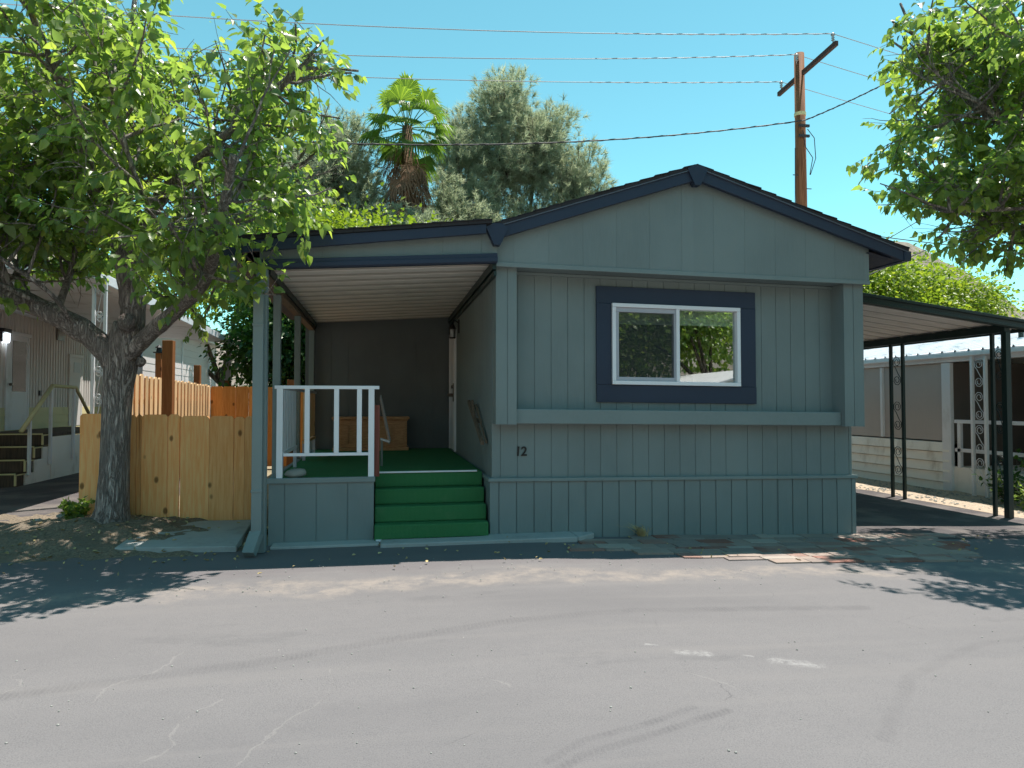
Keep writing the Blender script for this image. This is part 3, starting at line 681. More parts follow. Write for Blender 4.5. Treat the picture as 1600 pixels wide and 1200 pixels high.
for (ya, yb, n) in ((7.95,9.2,9),(10.2,11.7,11)):
    b = MB()
    for i in range(n):
        yy = ya+(yb-ya)*i/n; b.box(-1.11,-1.08,yy,yy+(yb-ya)/n-.035,.98 if ya < 9 else 1.0,1.674)
    b.box(-1.12,-1.07,ya,yb,.94,.978)
    b.build('slat_panel', ALU if ya < 9 else CEDARL, sr)
for yy in (7.97,9.18,10.22,11.68):
    b = MB(); b.box(-1.115,-1.075,yy-.02,yy+.02,.70,.94); b.build('railing_leg', GREYSASH, sr)

# things on the deck
ch = thing('chest', (-.19, 12.3, .70), 'carved wooden storage chest against the porch back wall', 'chest')
b = MB(); b.box(-.80,.43,12.10,12.54,.76,1.24); b.build('body', CHESTW, ch, bevel=.006)
b = MB(); b.box(-.84,.47,12.06,12.56,1.243,1.285); b.box(-.82,.45,12.08,12.55,1.215,1.241); b.build('lid', CHESTW, ch, bevel=.008)
b = MB(); b.box(-.83,.46,12.07,12.55,.70,.758); b.build('plinth', CHESTW, ch, bevel=.008)
for x in (-.70,-.37,.02,.25):
    b = MB(); w = .20 if x in (-.70,.25) else .32
    if x == .02: x = -.10
    b.box(x-.02,x+w-.06,12.085,12.098,.82,1.14); b.extrude([(x,12.078,.85),(x+w-.08,12.078,.85),(x+w-.08,12.078,1.07),(x+w/2-.04,12.078,1.11),(x,12.078,1.07)], (0,.006,0)); b.build('panel', CHESTW, ch, bevel=.003)
b = MB(); b.box(-.235,-.165,12.06,12.10,1.0,1.12); b.box(-.21,-.19,12.05,12.06,1.02,1.08); b.build('clasp', BLACK, ch)
hb = thing('metal_bracket', (.02, 8.95, .70), 'loose grey metal rail bracket propped up beside the railing post', 'bracket')
b = MB(); b.bar((-.02,9.6,1.60),(.10,9.0,1.02), .018, .09); b.bar((.10,9.0,1.02),(-.02,9.0,1.06), .05, .03); b.bar((.0,9.05,1.04),(.0,9.15,.70), .03, .03); b.build('bar', STEEL, hb, bevel=.004)
rk = MB(); rr = random.Random(8)
rk.lathe((0,0,0), [(.06,0),(.115,.02),(.125,.045),(.10,.075),(.05,.092)], 12)
rk.v = [(x*.92+rr.uniform(-.008,.008)-.93, y*.7+rr.uniform(-.008,.008)+7.88, z*1.05+.12*max(0,x)+rr.uniform(-.005,.005)+.70) for x,y,z in rk.v]
single(rk, 'rock', ROCKM, (-.93,7.88,.70), 'smooth grey rock lying on the green deck behind the railing', 'rock', smooth=True)

# ------------------------------------------------------------------ carport on the right
cp = thing('carport', (9.48, 9.0, g(9.5)), 'metal carport with dark green scrollwork posts beside the grey-green home', 'carport')
def kz(x): return 3.13-(x-6.3)*.118
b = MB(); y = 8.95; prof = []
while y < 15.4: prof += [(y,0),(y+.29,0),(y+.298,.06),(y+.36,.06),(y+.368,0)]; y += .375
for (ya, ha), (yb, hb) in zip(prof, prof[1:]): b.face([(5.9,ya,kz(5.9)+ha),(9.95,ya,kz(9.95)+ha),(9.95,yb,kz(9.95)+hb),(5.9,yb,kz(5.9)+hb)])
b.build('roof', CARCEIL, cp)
b = MB()
for (ya, yb) in ((8.90,8.945),(15.4,15.44)): slab(b, 5.9, 9.98, ya, yb, lambda x: kz(x)-.07, lambda x: kz(x)+.09)
slab(b, 5.9, 10.0, 8.87, 8.90, lambda x: kz(x)+.04, lambda x: kz(x)+.085); slab(b, 5.9, 10.0, 8.87, 8.90, lambda x: kz(x)-.06, lambda x: kz(x)-.02)
slab(b, 9.955, 9.985, 8.946, 15.4, lambda x: kz(x)-.05, lambda x: kz(x)+.08)
b.build('fascia', DKGREEN, cp, bevel=.005)
b = MB(); b.box(9.43,9.53,8.95,15.4,kz(9.48)-.13,kz(9.48)-.012)
b.build('beam', DKGREEN, cp, bevel=.006)
def scroll_pair(mb, x, y0, y1, z0, z1, w=.045):
    for yy in (y0, y1): mb.box(x-w/2,x+w/2,yy-w/2,yy+w/2,z0,z1)
def scrolls(x, y0, y1, z0, z1, n, mat, parent, facing_x=False):
    """S-shaped iron scrolls between twin bars, each scroll a sub-part"""
    m0, m1 = (y0, y1) if not facing_x else (x-.0, x); ym = (y0+y1)/2; hw = abs(y1-y0)/2-.02
    for k in range(n):
        zc = z0+(z1-z0)*(k+.6)/n; P = []
        for i in range(15): a = 3.6*math.pi*(1-i/14)-1.2; r_ = hw*(.25+.6*i/14); P.append((r_*math.cos(a)*.95, .17+r_*math.sin(a)))
        P = P+[(-p, -q) for p, q in reversed(P)]
        mb = MB(); mb.tube([((x, ym+p, zc+q) if not facing_x else (x+p, ym, zc+q)) for p, q in P], .007, 5); mb.build('scroll', mat, parent, True)
for (y0, y1) in ((9.22,8.98),(11.42,11.12)):
    b = MB(); scroll_pair(b, 9.48, y0, y1, g(9.5)-.02, kz(9.48)-.13, .05)
    if y1 < 10: b.box(9.435,9.525,y1-.045,y1+.045,g(9.5)-.021,kz(9.48)-.131)
    po = b.build('post', DKGREEN, cp, bevel=.004)
    scrolls(9.48, y0, y1, g(9.5)+.2, kz(9.48)-.3, 3, DKGREEN, po)

# ------------------------------------------------------------------ neighbour on the right
nr = thing('neighbour_house', (13.5, 14, g(11)), 'white mobile home beyond the carport with screened porch and pale metal roof', 'house')
gr = g(11.5)
b = MB()                                  # lap siding skirt, boards lean outwards
for i in range(5):
    z0 = gr-.02+.205*i; b.val = .45+.12*((i*7) % 3)/2
    b.hexa([(11.262,12.0,z0),(11.6,12.0,z0),(11.6,26,z0),(11.262,26,z0),(11.295,12.0,z0+.188),(11.6,12.0,z0+.203),(11.6,26,z0+.203),(11.295,26,z0+.188)])
b.build('lap_siding', CREAM, nr)
zs0 = gr+1.02
b = MB(); b.box(11.33,11.36,12.05,26,zs0,2.34); b.build('screen_wall', SCREENM, nr)
for yy in (12.06,13.9,15.2,17.2,19.5,22):
    b = MB(); w = .11 if yy < 12.1 else .035; b.box(11.27,11.35,yy-w,yy+w,zs0-(.0 if yy > 12.1 else 1.0),2.34); b.build('porch_post', WHITE, nr, bevel=.004)
b = MB(); b.box(11.34,14,9.0,9.05,gr,2.34); b.box(13.4,13.45,9.0,12.0,gr,2.4); b.box(11.37,13.4,12.0,12.06,gr,2.34); b.build('porch_wall', paint('porch_recess_wall', (.15,.125,.11), .15, .7, .2, (2,2,9), .3), nr)
b = MB(); b.box(13.385,13.398,11.0,11.35,1.15,1.95); b.build('window', LIT if False else FROST, nr)
b = MB(); b.box(11.33,13.38,8.6,11.95,gr+.45,gr+.52); b.box(11.33,11.36,8.6,11.95,gr-.02,gr+.45); b.build('porch_floor', CREAM, nr)
b = MB(); b.box(11.30,11.38,8.6,11.90,1.12,1.19); b.box(11.31,11.37,8.6,11.90,.55,.62)
for i in range(3): yy = 8.7+i*1.55; b.box(11.31,11.37,yy-.04,yy+.04,gr+.5,1.12)
b.build('porch_railing', WHITE, nr, bevel=.004)
b = MB(); scroll_pair(b, 11.2, 11.05, 11.35, gr-.02, 2.42, .055); po = b.build('scroll_post', WHITE, nr, bevel=.004)
scrolls(11.2, 11.05, 11.35, gr+.1, 2.35, 4, WHITE, po)
b = MB(); scroll_pair(b, 11.2, 16.1, 16.35, gr-.02, 2.42, .055); po = b.build('scroll_post', WHITE, nr, bevel=.004)
scrolls(11.2, 16.1, 16.35, gr+.1, 2.35, 4, WHITE, po)
b = MB(); b.box(11.14,11.25,8.2,26,2.44,2.53); b.box(11.25,11.36,8.2,26,2.35,2.45); b.build('gutter', WHITE, nr, bevel=.012)
b = MB(); y = 8.2; prof = []
while y < 26: prof += [(y,0),(y+.26,0),(y+.275,.035),(y+.305,.035),(y+.32,0)]; y += .32
nz = lambda x: 2.54+(x-11.15)*.20
for (ya, ha), (yb, hb) in zip(prof, prof[1:]):
    b.face([(11.15,ya,nz(11.15)+ha),(14.2,ya,nz(14.2)+ha),(14.2,yb,nz(14.2)+hb),(11.15,yb,nz(11.15)+hb)])
    b.face([(14.2,ya,nz(14.2)+ha),(17.3,ya,nz(11.15)+ha),(17.3,yb,nz(11.15)+hb),(14.2,yb,nz(14.2)+hb)])
b.build('roof', METROOF, nr)
b = MB(); b.tube([(12.4,11.4,2.8),(12.4,11.4,3.15)], .05, 10); b.build('vent_pipe', DKGREEN, nr)
b = MB(); b.box(13.46,17.1,8.6,26,gr,2.5); b.build('wall', CREAM, nr)

# ------------------------------------------------------------------ neighbour on the left
nl = thing('neighbour_house', (-10, 18, 0), 'beige corrugated-metal mobile home on the left with yellow lower siding and a lit porch lamp', 'house')
b = MB(); xw = -8.0; y = 8.0
while y < 21.8:
    for (ya, da, yb, db) in ((y,0,y+.07,0),(y+.07,0,y+.085,.018),(y+.085,.018,y+.125,.018),(y+.125,.018,y+.14,0)):
        b.face([(xw-da,ya,1.42),(xw-db,yb,1.42),(xw-db,yb,3.55),(xw-da,ya,3.55)])
    y += .14
b.face([(xw,8,0),(-12,8,0),(-12,8,3.55),(xw,8,3.55)]); b.face([(xw,21.8,0),(-12,21.8,0),(-12,21.8,3.55),(xw,21.8,3.55)])
b.build('wall', NEIGH, nl)
b = MB()
for i in range(6): z0 = .3+.187*i; b.hexa([(xw-.05,8,z0),(xw+.022,8,z0),(xw+.022,21.8,z0),(xw-.05,21.8,z0),(xw-.05,8,z0+.185),(xw+.006,8,z0+.185),(xw+.006,21.8,z0+.185),(xw-.05,21.8,z0+.185)])
b.box(xw-.1,xw-.01,8,21.8,0,.3)
b.build('lower_siding', YELL, nl)
b = MB(); b.hexa([(-12.2,7.6,3.56),(-7.6,7.6,3.56),(-7.6,22.1,3.56),(-12.2,22.1,3.56),(-12.2,7.6,3.9),(-7.6,7.6,3.66),(-7.6,22.1,3.66),(-12.2,22.1,3.9)]); b.build('roof', METROOF, nl)
def side_door(y0, y1, z0, z1, glass, cm):
    b = MB(); b.box(xw-.03,xw+.03,y0,y0+.07,z0,z1); b.box(xw-.03,xw+.03,y1-.07,y1,z0,z1); b.box(xw-.03,xw+.05,y0-.04,y1+.04,z1,z1+.08); b.build('door_frame', cm, nl, bevel=.004)
    b = MB(); b.box(xw-.01,xw+.024,y0+.07,y1-.07,z0,z1); d = b.build('door', WHITE if glass else cm, nl, bevel=.004)
    b = MB(); b.box(xw+.025,xw+.032,y0+.26,y1-.16,z0+.85 if glass else z0+1.4,z1-.12); b.build('pane', GLASSD if glass else FROST, d)
    b = MB(); b.tube([(xw+.03,y0+.15,z0+1.0),(xw+.09,y0+.15,z0+1.0)], .03, 8); b.build('handle', CHROME, d)
side_door(16.55,17.55,.93,3.02,True,WHITE); side_door(19.6,20.4,.93,2.72,False,NEIGH)
b = MB(); b.box(xw,xw+.10,16.30,16.60,3.04,3.12); b.box(xw,xw+.04,16.35,16.55,2.84,3.04); lo = b.build('porch_lamp', BLACK, nl)
b = MB(); b.lathe((xw+.07,16.45,2.82), [(.05,0),(.06,.03),(.06,.20)], 12); b.build('bulb', LIT, lo, True)
b = MB(); b.box(xw,xw+.03,18.9,19.3,3.1,3.42); b.box(xw+.03,xw+.035,18.95,19.25,3.14,3.38); b.build('vent', CHROME, nl)
b = MB(); b.box(xw,xw+.03,18.05,18.15,1.7,1.82); b.build('outlet_box', BLACK, nl)
ns = thing('entry_stairs', (-7.2, 15, 0), 'wooden entry stairs with yellow handrail at the left neighbour door', 'stairs')
b = MB(); b.box(-7.98,-6.53,15.22,19.3,.85,.92)
for i in range(4): b.box(-7.98,-6.53,13.9+.33*i,15.22,.0+.23*i+(.002 if i else 0),.228*(i+1)-.01)
b.build('steps', TREADW, ns, bevel=.005)
b = MB()
for i in range(4):
    ya = 13.9+.33*i; za = .228*(i+1)-.008; b.box(-7.99,-6.52,ya-.02,ya+.03,za,za+.025); b.box(-6.525,-6.50,ya-.02,ya+.02,.228*i+.02,za); b.box(-6.525,-6.50,ya,ya+.33,.228*(i+1)-.03,.228*(i+1)-.008)
b.build('nosing', YELL, ns)
b = MB(); b.box(-6.53,-6.505,15.24,19.3,.0,.845)
for i in range(1,4): b.box(-6.53,-6.507,13.9+.33*i,13.9+.33*(i+1) if i < 3 else 15.22,.0,.228*i-.02)
b.build('side_panel', CREAM, ns)
b = MB(); b.tube([(-6.48,14.0,1.0),(-6.48,15.18,1.87)], .04, 8); b.tube([(-6.48,15.18,1.87),(-6.48,16.25,1.86),(-6.48,16.95,1.28)], .035, 8); b.build('handrail', YELL, ns, True)
for (yy, z0, z1) in ((14.3,.18,1.2),(15.12,.32,1.80),(16.15,.32,1.83)):
    b = MB(); b.box(-6.50,-6.45,yy-.03,yy+.03,z0,z1); b.build('post', WHITE, ns, bevel=.004)
nb = thing('neighbour_house', (-8.5, 26, 0), 'pale grey lap-sided house seen above the wooden fence and pickets', 'house')
b = MB()
for i in range(16): z0 = .1+.24*i; b.val = .42+.16*((i*5) % 4)/3; b.hexa([(-7.02,22.0,z0),(-6.978,22.0,z0),(-6.978,31,z0),(-7.02,31,z0),(-7.02,22.0,z0+.238),(-6.986,22.0,z0+.238),(-6.986,31,z0+.238),(-7.02,31,z0+.238)])
b.val = .5; b.box(-9.6,-7.03,22.0,31,0,3.9)
b.build('wall', GREYLAP, nb)
b = MB(); b.hexa([(-9.9,21.7,3.92),(-6.7,21.7,3.92),(-6.7,31.3,3.92),(-9.9,31.3,3.92),(-9.9,21.7,4.6),(-6.7,21.7,4.0),(-6.7,31.3,4.0),(-9.9,31.3,4.6)]); b.build('roof', METROOF, nb)
for (ya, yb) in ((30.93,31.03),(26.0,26.07)):
    b = MB(); b.box(-6.99,-6.955,ya,yb,.1,3.9); b.build('corner_trim', WHITE, nb)
na = thing('neighbour_awning', (-4.2, 15.5, 0), 'white metal awning over the left neighbour driveway, its edge pointing at the porch posts', 'awning')
b = MB(); b.hexa([(-7.98,11.0,3.60),(-4.2,11.0,3.40),(-4.2,20.5,3.22),(-7.98,20.5,3.45),(-7.98,11.0,3.66),(-4.2,11.0,3.46),(-4.2,20.5,3.28),(-7.98,20.5,3.51)]); b.build('roof', METROOF, na)
b = MB(); b.hexa([(-4.30,10.95,3.34),(-4.14,10.95,3.34),(-4.14,20.6,3.15),(-4.30,20.6,3.15),(-4.30,10.95,3.50),(-4.14,10.95,3.50),(-4.14,20.6,3.31),(-4.30,20.6,3.31)]); b.build('gutter', WHITE, na, bevel=.012)
b = MB(); b.box(-4.28,-4.16,20.2,20.32,2.2,3.2); b.box(-4.31,-4.13,20.17,20.35,2.16,2.21); b.build('pillar', GREYSASH, na)
b = MB(); b.box(-4.29,-4.15,20.18,20.33,0,2.155); b.build('pillar_base', POSTW, na)
b = MB()
for xx in (-4.28,-4.12): b.box(xx-.022,xx+.022,11.28,11.325,0,3.4)
po = b.build('scroll_post', WHITE, na, bevel=.004); scrolls(-4.20, 11.22, 11.39, .3, 3.2, 7, WHITE, po, True)

# ------------------------------------------------------------------ fences
def dog_board(mb, x0, x1, y, th, z0, z1, rr, along='x', fixed=0):
    c = .03; mb.val = rr.random()
    P = [(x0,z0),(x1,z0),(x1,z1-c),(x1-c,z1),(x0+c,z1),(x0,z1-c)]
    if along == 'x': mb.extrude([(p,y,z) for p,z in P], (0,th,0))
    else: mb.extrude([(y,p,z) for p,z in P], (th,0,0))
rr = random.Random(17)
fg = thing('wooden_gate', (-2.7, 9.15, .05), 'low cedar plank gate behind the tree trunk and concrete pad', 'gate')
b = MB()
for (xa, xb, zb) in ((-3.585,-3.30,.14),(-3.297,-3.14,.12),(-3.137,-2.955,.08),(-2.95,-2.898,.06),(-2.895,-2.60,.05),(-2.597,-2.462,.05)):
    dog_board(b, xa, xb, 9.12+rr.uniform(-.006,.006), .022, zb, 1.385+rr.uniform(-.012,.012), rr)
b.build('leaf', CEDAR, fg)
b = MB()
for (xa, xb) in ((-2.448,-2.115),(-2.112,-1.828),(-1.825,-1.70),(-1.697,-1.50)):
    dog_board(b, xa, xb, 9.12+rr.uniform(-.006,.006), .022, .045, 1.355+rr.uniform(-.012,.012), rr)
b.build('leaf', CEDAR, fg)
for (xa, xb) in ((-3.56,-2.48),(-2.43,-1.52)):
    for za in (.3, 1.1): b = MB(); b.box(xa,xb,9.145,9.185,za,za+.09); b.build('rail', CEDAR, fg)
fs = thing('picket_fence', (-3.9, 14.5, 0), 'sunlit pale picket fence running back along the left neighbour', 'fence')
b = MB(); y = 11.4
while y < 16.8:
    dog_board(b, y, y+.145, -3.89, .022, .05, 1.99+rr.uniform(-.015,.015)-.012*(y-12), rr, 'y'); y += .235
b.build('picket', CEDARL, fs); fs.children[0].name = 'pickets'
b = MB(); y = 11.5
while y < 16.8:
    dog_board(b, y, y+.145, -4.0, .022, .05, 1.96+rr.uniform(-.015,.015)-.012*(y-12), rr, 'y'); y += .235
b.box(-3.965,-3.90,11.4,16.8,.4,.48); b.box(-3.965,-3.90,11.4,16.8,1.5,1.58); b.build('backing_boards', CEDARD, fs)
fb = thing('board_fence', (-2.5, 16.8, 0), 'orange cedar board fence behind the porch posts', 'fence')
b = MB(); x = -3.88
while x < -1.0:
    w = rr.choice((.20,.26,.28)); dog_board(b, x, x+w, 16.8+rr.uniform(-.01,.01), .022, .05, 1.90+rr.uniform(-.015,.01), rr); x += w+.006
b.build('boards', CEDARD, fb)
def fpost(x, y, z, w, mat, label, cap=False):
    b = MB(); b.box(x-w/2,x+w/2,y-w/2,y+w/2,-.02,z); o = thing('fence_post', (x,y,0), label, 'post', 'wooden posts around the fenced yard')
    b.build('shaft', mat, o, bevel=.006)
    if cap:
        b = MB(); b.box(x-w*.8,x+w*.8,y-w*.8,y+w*.8,z+.001,z+.02); b.lathe((x,y,z+.02), [(w*.55,0),(w*.4,.07),(w*.75,.08),(.01,.13)], 8); b.build('cap_lamp', BLACK, o)
fpost(-3.22,11.3,2.48,.15,POSTW,'tallest square redwood post in front of the pale pickets')
fpost(-3.72,11.0,2.24,.14,CEDARD,'orange post with a sunlit edge just right of the tree trunk')
fpost(-3.95,13.3,2.42,.10,POSTW,'thin fence post topped with a small black solar cap', True)
fpost(-4.02,16.2,2.36,.13,POSTW,'short post standing above the far end of the pale pickets')
fpost(-2.9,17.2,2.30,.13,CEDARD,'orange post rising behind the orange board fence')
fpost(-1.75,14.0,1.98,.14,POSTW,'low post top seen between the porch posts')

# ------------------------------------------------------------------ vegetation builders
def unit(v): return v/np.maximum(np.linalg.norm(v, axis=-1, keepdims=True), 1e-9)
def leaf_mesh(name, mat, parent, pos, dirs, size, rng, width=.8, fold=.18, droop=.25):
    """heart-shaped leaves: 7 vertices, 4 faces each"""
    n = len(pos); a = unit(dirs); up = np.tile([0,0,1.], (n,1))+rng.normal(0,.55,(n,3))
    s = unit(np.cross(a, up)); nn = np.cross(s, a)
    S = size[:,None]; w = width*S
    base = pos; mid = pos+a*.48*S-nn*fold*.35*S; tip = pos+a*1.05*S-nn*droop*S
    L1 = pos+a*.22*S-s*.46*w+nn*fold*S*.5; L2 = pos+a*.62*S-s*.34*w+nn*(fold*.5-droop*.35)*S
    R1 = pos+a*.22*S+s*.46*w+nn*fold*S*.5; R2 = pos+a*.62*S+s*.34*w+nn*(fold*.5-droop*.35)*S
    V = np.stack([base,mid,tip,L1,L2,R1,R2], 1).reshape(-1,3)
    pat = np.array([0,1,4,3, 1,2,4, 0,5,6,1, 1,6,2]); tot = np.array([4,3,4,3]); st = np.array([0,4,7,11])
    loops = (pat[None,:]+7*np.arange(n)[:,None]).ravel(); starts = (st[None,:]+14*np.arange(n)[:,None]).ravel(); totals = np.tile(tot, n)
    rv = np.repeat(rng.random(n), 4)
    return np_mesh(name, V, loops, starts, totals, mat, parent, rv, True)
def shoot(p, d, L, rng, nseg, jit, pull):
    pts = [p]; d = d/np.linalg.norm(d)
    for i in range(nseg):
        d = d+rng.normal(0, jit, 3)+np.array(pull); d = d/np.linalg.norm(d); pts.append(pts[-1]+d*L/nseg)
    return pts
def along(pts, t):
    k = t*(len(pts)-1); i = min(int(k), len(pts)-2); f = k-i
    return pts[i]*(1-f)+pts[i+1]*f, (pts[i+1]-pts[i])/np.linalg.norm(pts[i+1]-pts[i])
def gap(p, seed, f=1.25):
    return mnoise.noise(Vector((p[0]*f+seed, p[1]*f, p[2]*f*1.25))) < -.20
def broadleaf(root, trunk, limbs, seed, shoots_per_m, shoot_len, twigs, leaf_size, leafmat, barkmat, keep=None, leaf_step=.055, up=.05, knots=(), gseed=3.7):
    rng = np.random.default_rng(seed); b = MB(); br = MB(); P = []; D = []
    b.tube(trunk[0], trunk[1], 16)
    for k in knots: b.tube(*k)
    for pts, r0, r1, t0 in limbs:
        pts = [np.array(p, float) for p in pts]
        # smooth the polyline
        fine = []
        for i in range(len(pts)-1):
            p0 = pts[max(i-1,0)]; p1 = pts[i]; p2 = pts[i+1]; p3 = pts[min(i+2,len(pts)-1)]
            for q in range(5):
                t = q/5; fine.append(.5*((2*p1)+(-p0+p2)*t+(2*p0-5*p1+4*p2-p3)*t*t+(-p0+3*p1-3*p2+p3)*t**3))
        fine.append(pts[-1]); n = len(fine)
        rad = [r0+(r1-r0)*i/(n-1) for i in range(n)]
        rad = [r*(1+.06*math.sin(i*2.3)+.05*math.sin(i*1.1+seed)) for i, r in enumerate(rad)]
        (b if r0 > .07 else br).tube(fine, rad, 12 if r0 > .07 else 7)
        length = sum(np.linalg.norm(fine[i+1]-fine[i]) for i in range(n-1))
        for k in range(int(length*(1-t0)*shoots_per_m)+1):
            t = t0+(1-t0)*rng.random()**.8; p, d = along(fine, min(t,.999))
            dd = d*.5+rng.normal(0,.75,3)+np.array([0,0,.25]); L = shoot_len*rng.uniform(.55,1.15)
            S = shoot(p, dd, L, rng, 7, .13, (0,0,up))
            if keep:
                k_ = next((i for i, q_ in enumerate(S) if i > 0 and not keep(q_)), len(S))
                if k_ < 4: continue
                S = S[:k_]
            br.tube(S, [.016*(1-i/8)+.003 for i in range(len(S))], 5, False)
            for q in range(twigs):
                t2 = .2+.8*(q+rng.random())/twigs; p2, d2 = along(S, min(t2,.999))
                T = shoot(p2, d2*.6+rng.normal(0,.65,3), rng.uniform(.25,.62), rng, 4, .16, (0,0,-.02))
                if keep and not keep(T[-1]): continue
                br.tube(T, [.006,.005,.004,.003,.002], 4, False)
                LT = sum(np.linalg.norm(T[i+1]-T[i]) for i in range(4)); m = int(LT/leaf_step)+2; sgn = 1
                for i in range(m):
                    p3, d3 = along(T, min(.12+.88*(i+rng.random()*.6)/m, .999)); sd = np.cross(d3, [0,0,1.]); sgn = -sgn
                    dl = d3*.5+sd*sgn*.7+rng.normal(0,.30,3)+np.array([0,0,-.58])
                    P.append(p3+unit(dl)*.035); D.append(dl)
                P.append(T[-1]); D.append(T[-1]-T[-2]+np.array([0,0,-.05]))
            for i in range(int(L/leaf_step*.5)):
                p3, d3 = along(S, min(.3+.7*rng.random(),.999)); dl = d3*.4+rng.normal(0,.6,3)+np.array([0,0,-.35]); P.append(p3+unit(dl)*.04); D.append(dl)
    P = np.array(P); D = np.array(D)
    if keep:
        m = np.array([bool(keep(p)) and not gap(p, gseed) for p in P]); P = P[m]; D = D[m]
    n = len(P); size = leaf_size*np.clip(rng.normal(.92,.27,n),.35,1.5)
    tr = b.build('trunk', barkmat, root, True)
    br.build('branches', barkmat, root, True)
    leaf_mesh('crown', leafmat, root, P, D, size, rng)
    print(root.name, 'leaves', n)

# ------------------------------------------------------------------ big mulberry on the left
lt = thing('mulberry_tree', (-3.08, 8.72, .12), 'large mulberry tree with furrowed grey trunk in front of the wooden gate', 'tree')
trunk = ([(-3.10,8.72,-.1),(-3.09,8.72,.12),(-3.07,8.72,.30),(-3.05,8.71,.7),(-3.04,8.70,1.2),(-3.02,8.69,1.7),(-2.98,8.68,2.05),(-2.93,8.66,2.28),(-2.90,8.64,2.45)], [.25,.225,.178,.158,.152,.160,.185,.18,.15])
limbs = [
 ([(-3.02,8.68,1.98),(-3.30,8.60,2.30),(-3.75,8.48,2.58),(-4.25,8.35,2.80),(-4.9,8.2,3.15),(-5.6,8.0,3.9)], .15, .06, .55),
 ([(-4.75,8.25,3.0),(-4.45,8.3,3.55),(-4.0,8.4,4.4),(-3.6,8.3,5.4)], .12, .04, .3),
 ([(-2.92,8.66,2.15),(-2.84,8.60,2.60),(-2.90,8.55,3.05),(-2.98,8.52,3.55)], .15, .105, .85),
 ([(-2.90,8.62,2.08),(-2.55,8.40,2.36),(-2.15,8.02,2.60),(-1.80,7.55,2.82),(-1.55,7.0,3.25),(-1.35,6.6,3.8)], .105, .035, .5),
 ([(-2.96,8.52,3.3),(-3.05,8.6,4.2),(-3.0,8.7,5.2),(-2.9,8.7,6.4)], .07, .025, .1),
 ([(-2.92,8.52,3.3),(-2.4,8.5,4.0),(-1.8,8.5,4.7),(-1.2,8.4,5.5)], .06, .02, .12),
 ([(-2.95,8.5,3.2),(-3.0,7.9,3.9),(-3.1,7.2,4.7),(-3.2,6.5,5.4)], .06, .02, .1),
 ([(-2.95,8.55,3.4),(-3.2,9.2,4.1),(-3.3,10.0,4.8),(-3.2,10.7,5.6)], .06, .02, .2),
 ([(-2.90,8.5,3.1),(-2.5,8.0,3.6),(-1.9,7.6,4.1),(-1.2,7.3,4.6),(-.7,7.2,5.1)], .055, .018, .15),
 ([(-2.90,8.6,3.3),(-2.4,9.0,3.7),(-1.8,9.3,4.2),(-1.2,9.4,4.6)], .05, .018, .15),
 ([(-4.0,8.4,2.7),(-4.1,8.1,3.3),(-4.2,7.6,4.0),(-4.4,7.0,4.8)], .05, .018, .15),
 ([(-3.6,8.5,2.55),(-3.6,8.9,3.2),(-3.8,9.4,3.9),(-4.0,9.8,4.7)], .045, .018, .15),
 ([(-1.95,7.75,2.72),(-2.1,7.3,3.1),(-2.3,6.9,3.7),(-2.4,6.6,4.4)], .04, .015, .1),
 ([(-4.3,8.35,2.8),(-4.2,8.9,3.0),(-4.4,9.3,3.2),(-4.7,9.6,3.5)], .035, .012, .1),
 ([(-3.7,8.5,2.6),(-3.9,8.0,2.75),(-4.2,7.6,2.95),(-4.5,7.3,3.2)], .03, .012, .1),
 ([(-2.6,8.5,2.4),(-2.5,8.9,2.7),(-2.3,9.3,3.0),(-2.0,9.6,3.3)], .03, .012, .1),
 ([(-1.6,7.1,3.2),(-1.55,6.95,3.15),(-1.5,6.85,3.2)], .02, .008, .1),
 ([(-1.8,7.55,2.82),(-1.75,7.2,2.8),(-1.7,6.95,2.75),(-1.68,6.8,2.65)], .02, .008, .1),
 ([(-4.4,8.3,2.85),(-4.5,7.9,3.2),(-4.8,7.5,3.7),(-5.0,7.3,4.4)], .045, .018, .1),
 ([(-4.4,8.35,3.6),(-4.6,8.6,4.2),(-4.9,8.8,5.0)], .045, .018, .1),
 ([(-4.0,8.4,4.4),(-4.3,8.0,4.9),(-4.6,7.6,5.6)], .045, .018, .1),
 ([(-3.4,8.55,2.36),(-3.5,8.1,2.7),(-3.8,7.7,3.0),(-4.0,7.5,3.3)], .03, .012, .2),
 ([(-2.9,8.55,2.8),(-2.7,8.2,3.0),(-2.4,8.0,3.2),(-2.1,7.9,3.5)], .03, .012, .2),
]
def keep_l(p):
    x, y, z = p
    if z < 2.15 or x > .0: return False
    if y > 7.15 and x > -1.55 and z < 3.50+.12*(x+1.4): return False         # not inside the porch
    if z < 2.9 and abs(x+3.0) < .75 and y < 8.9: return False                  # open around the fork
    if z < 2.55 and x < -3.5: return False
    d = ((x+2.8)/3.05)**2+((y-8.1)/2.45)**2+((z-4.05)/2.25)**2
    return d < 1.0
knots = [([(-2.86,8.48,2.42),(-2.84,8.38,2.46)], [.10,.085], 10), ([(-3.0,8.53,3.5),(-3.02,8.5,3.62)], [.115,.09], 10), ([(-2.74,8.56,2.0),(-2.69,8.54,2.0)], [.07,.03], 8)]
broadleaf(lt, trunk, limbs, 7, 8.6, 1.2, 8, .102, LEAF, BARK, keep_l, .044, knots=knots)

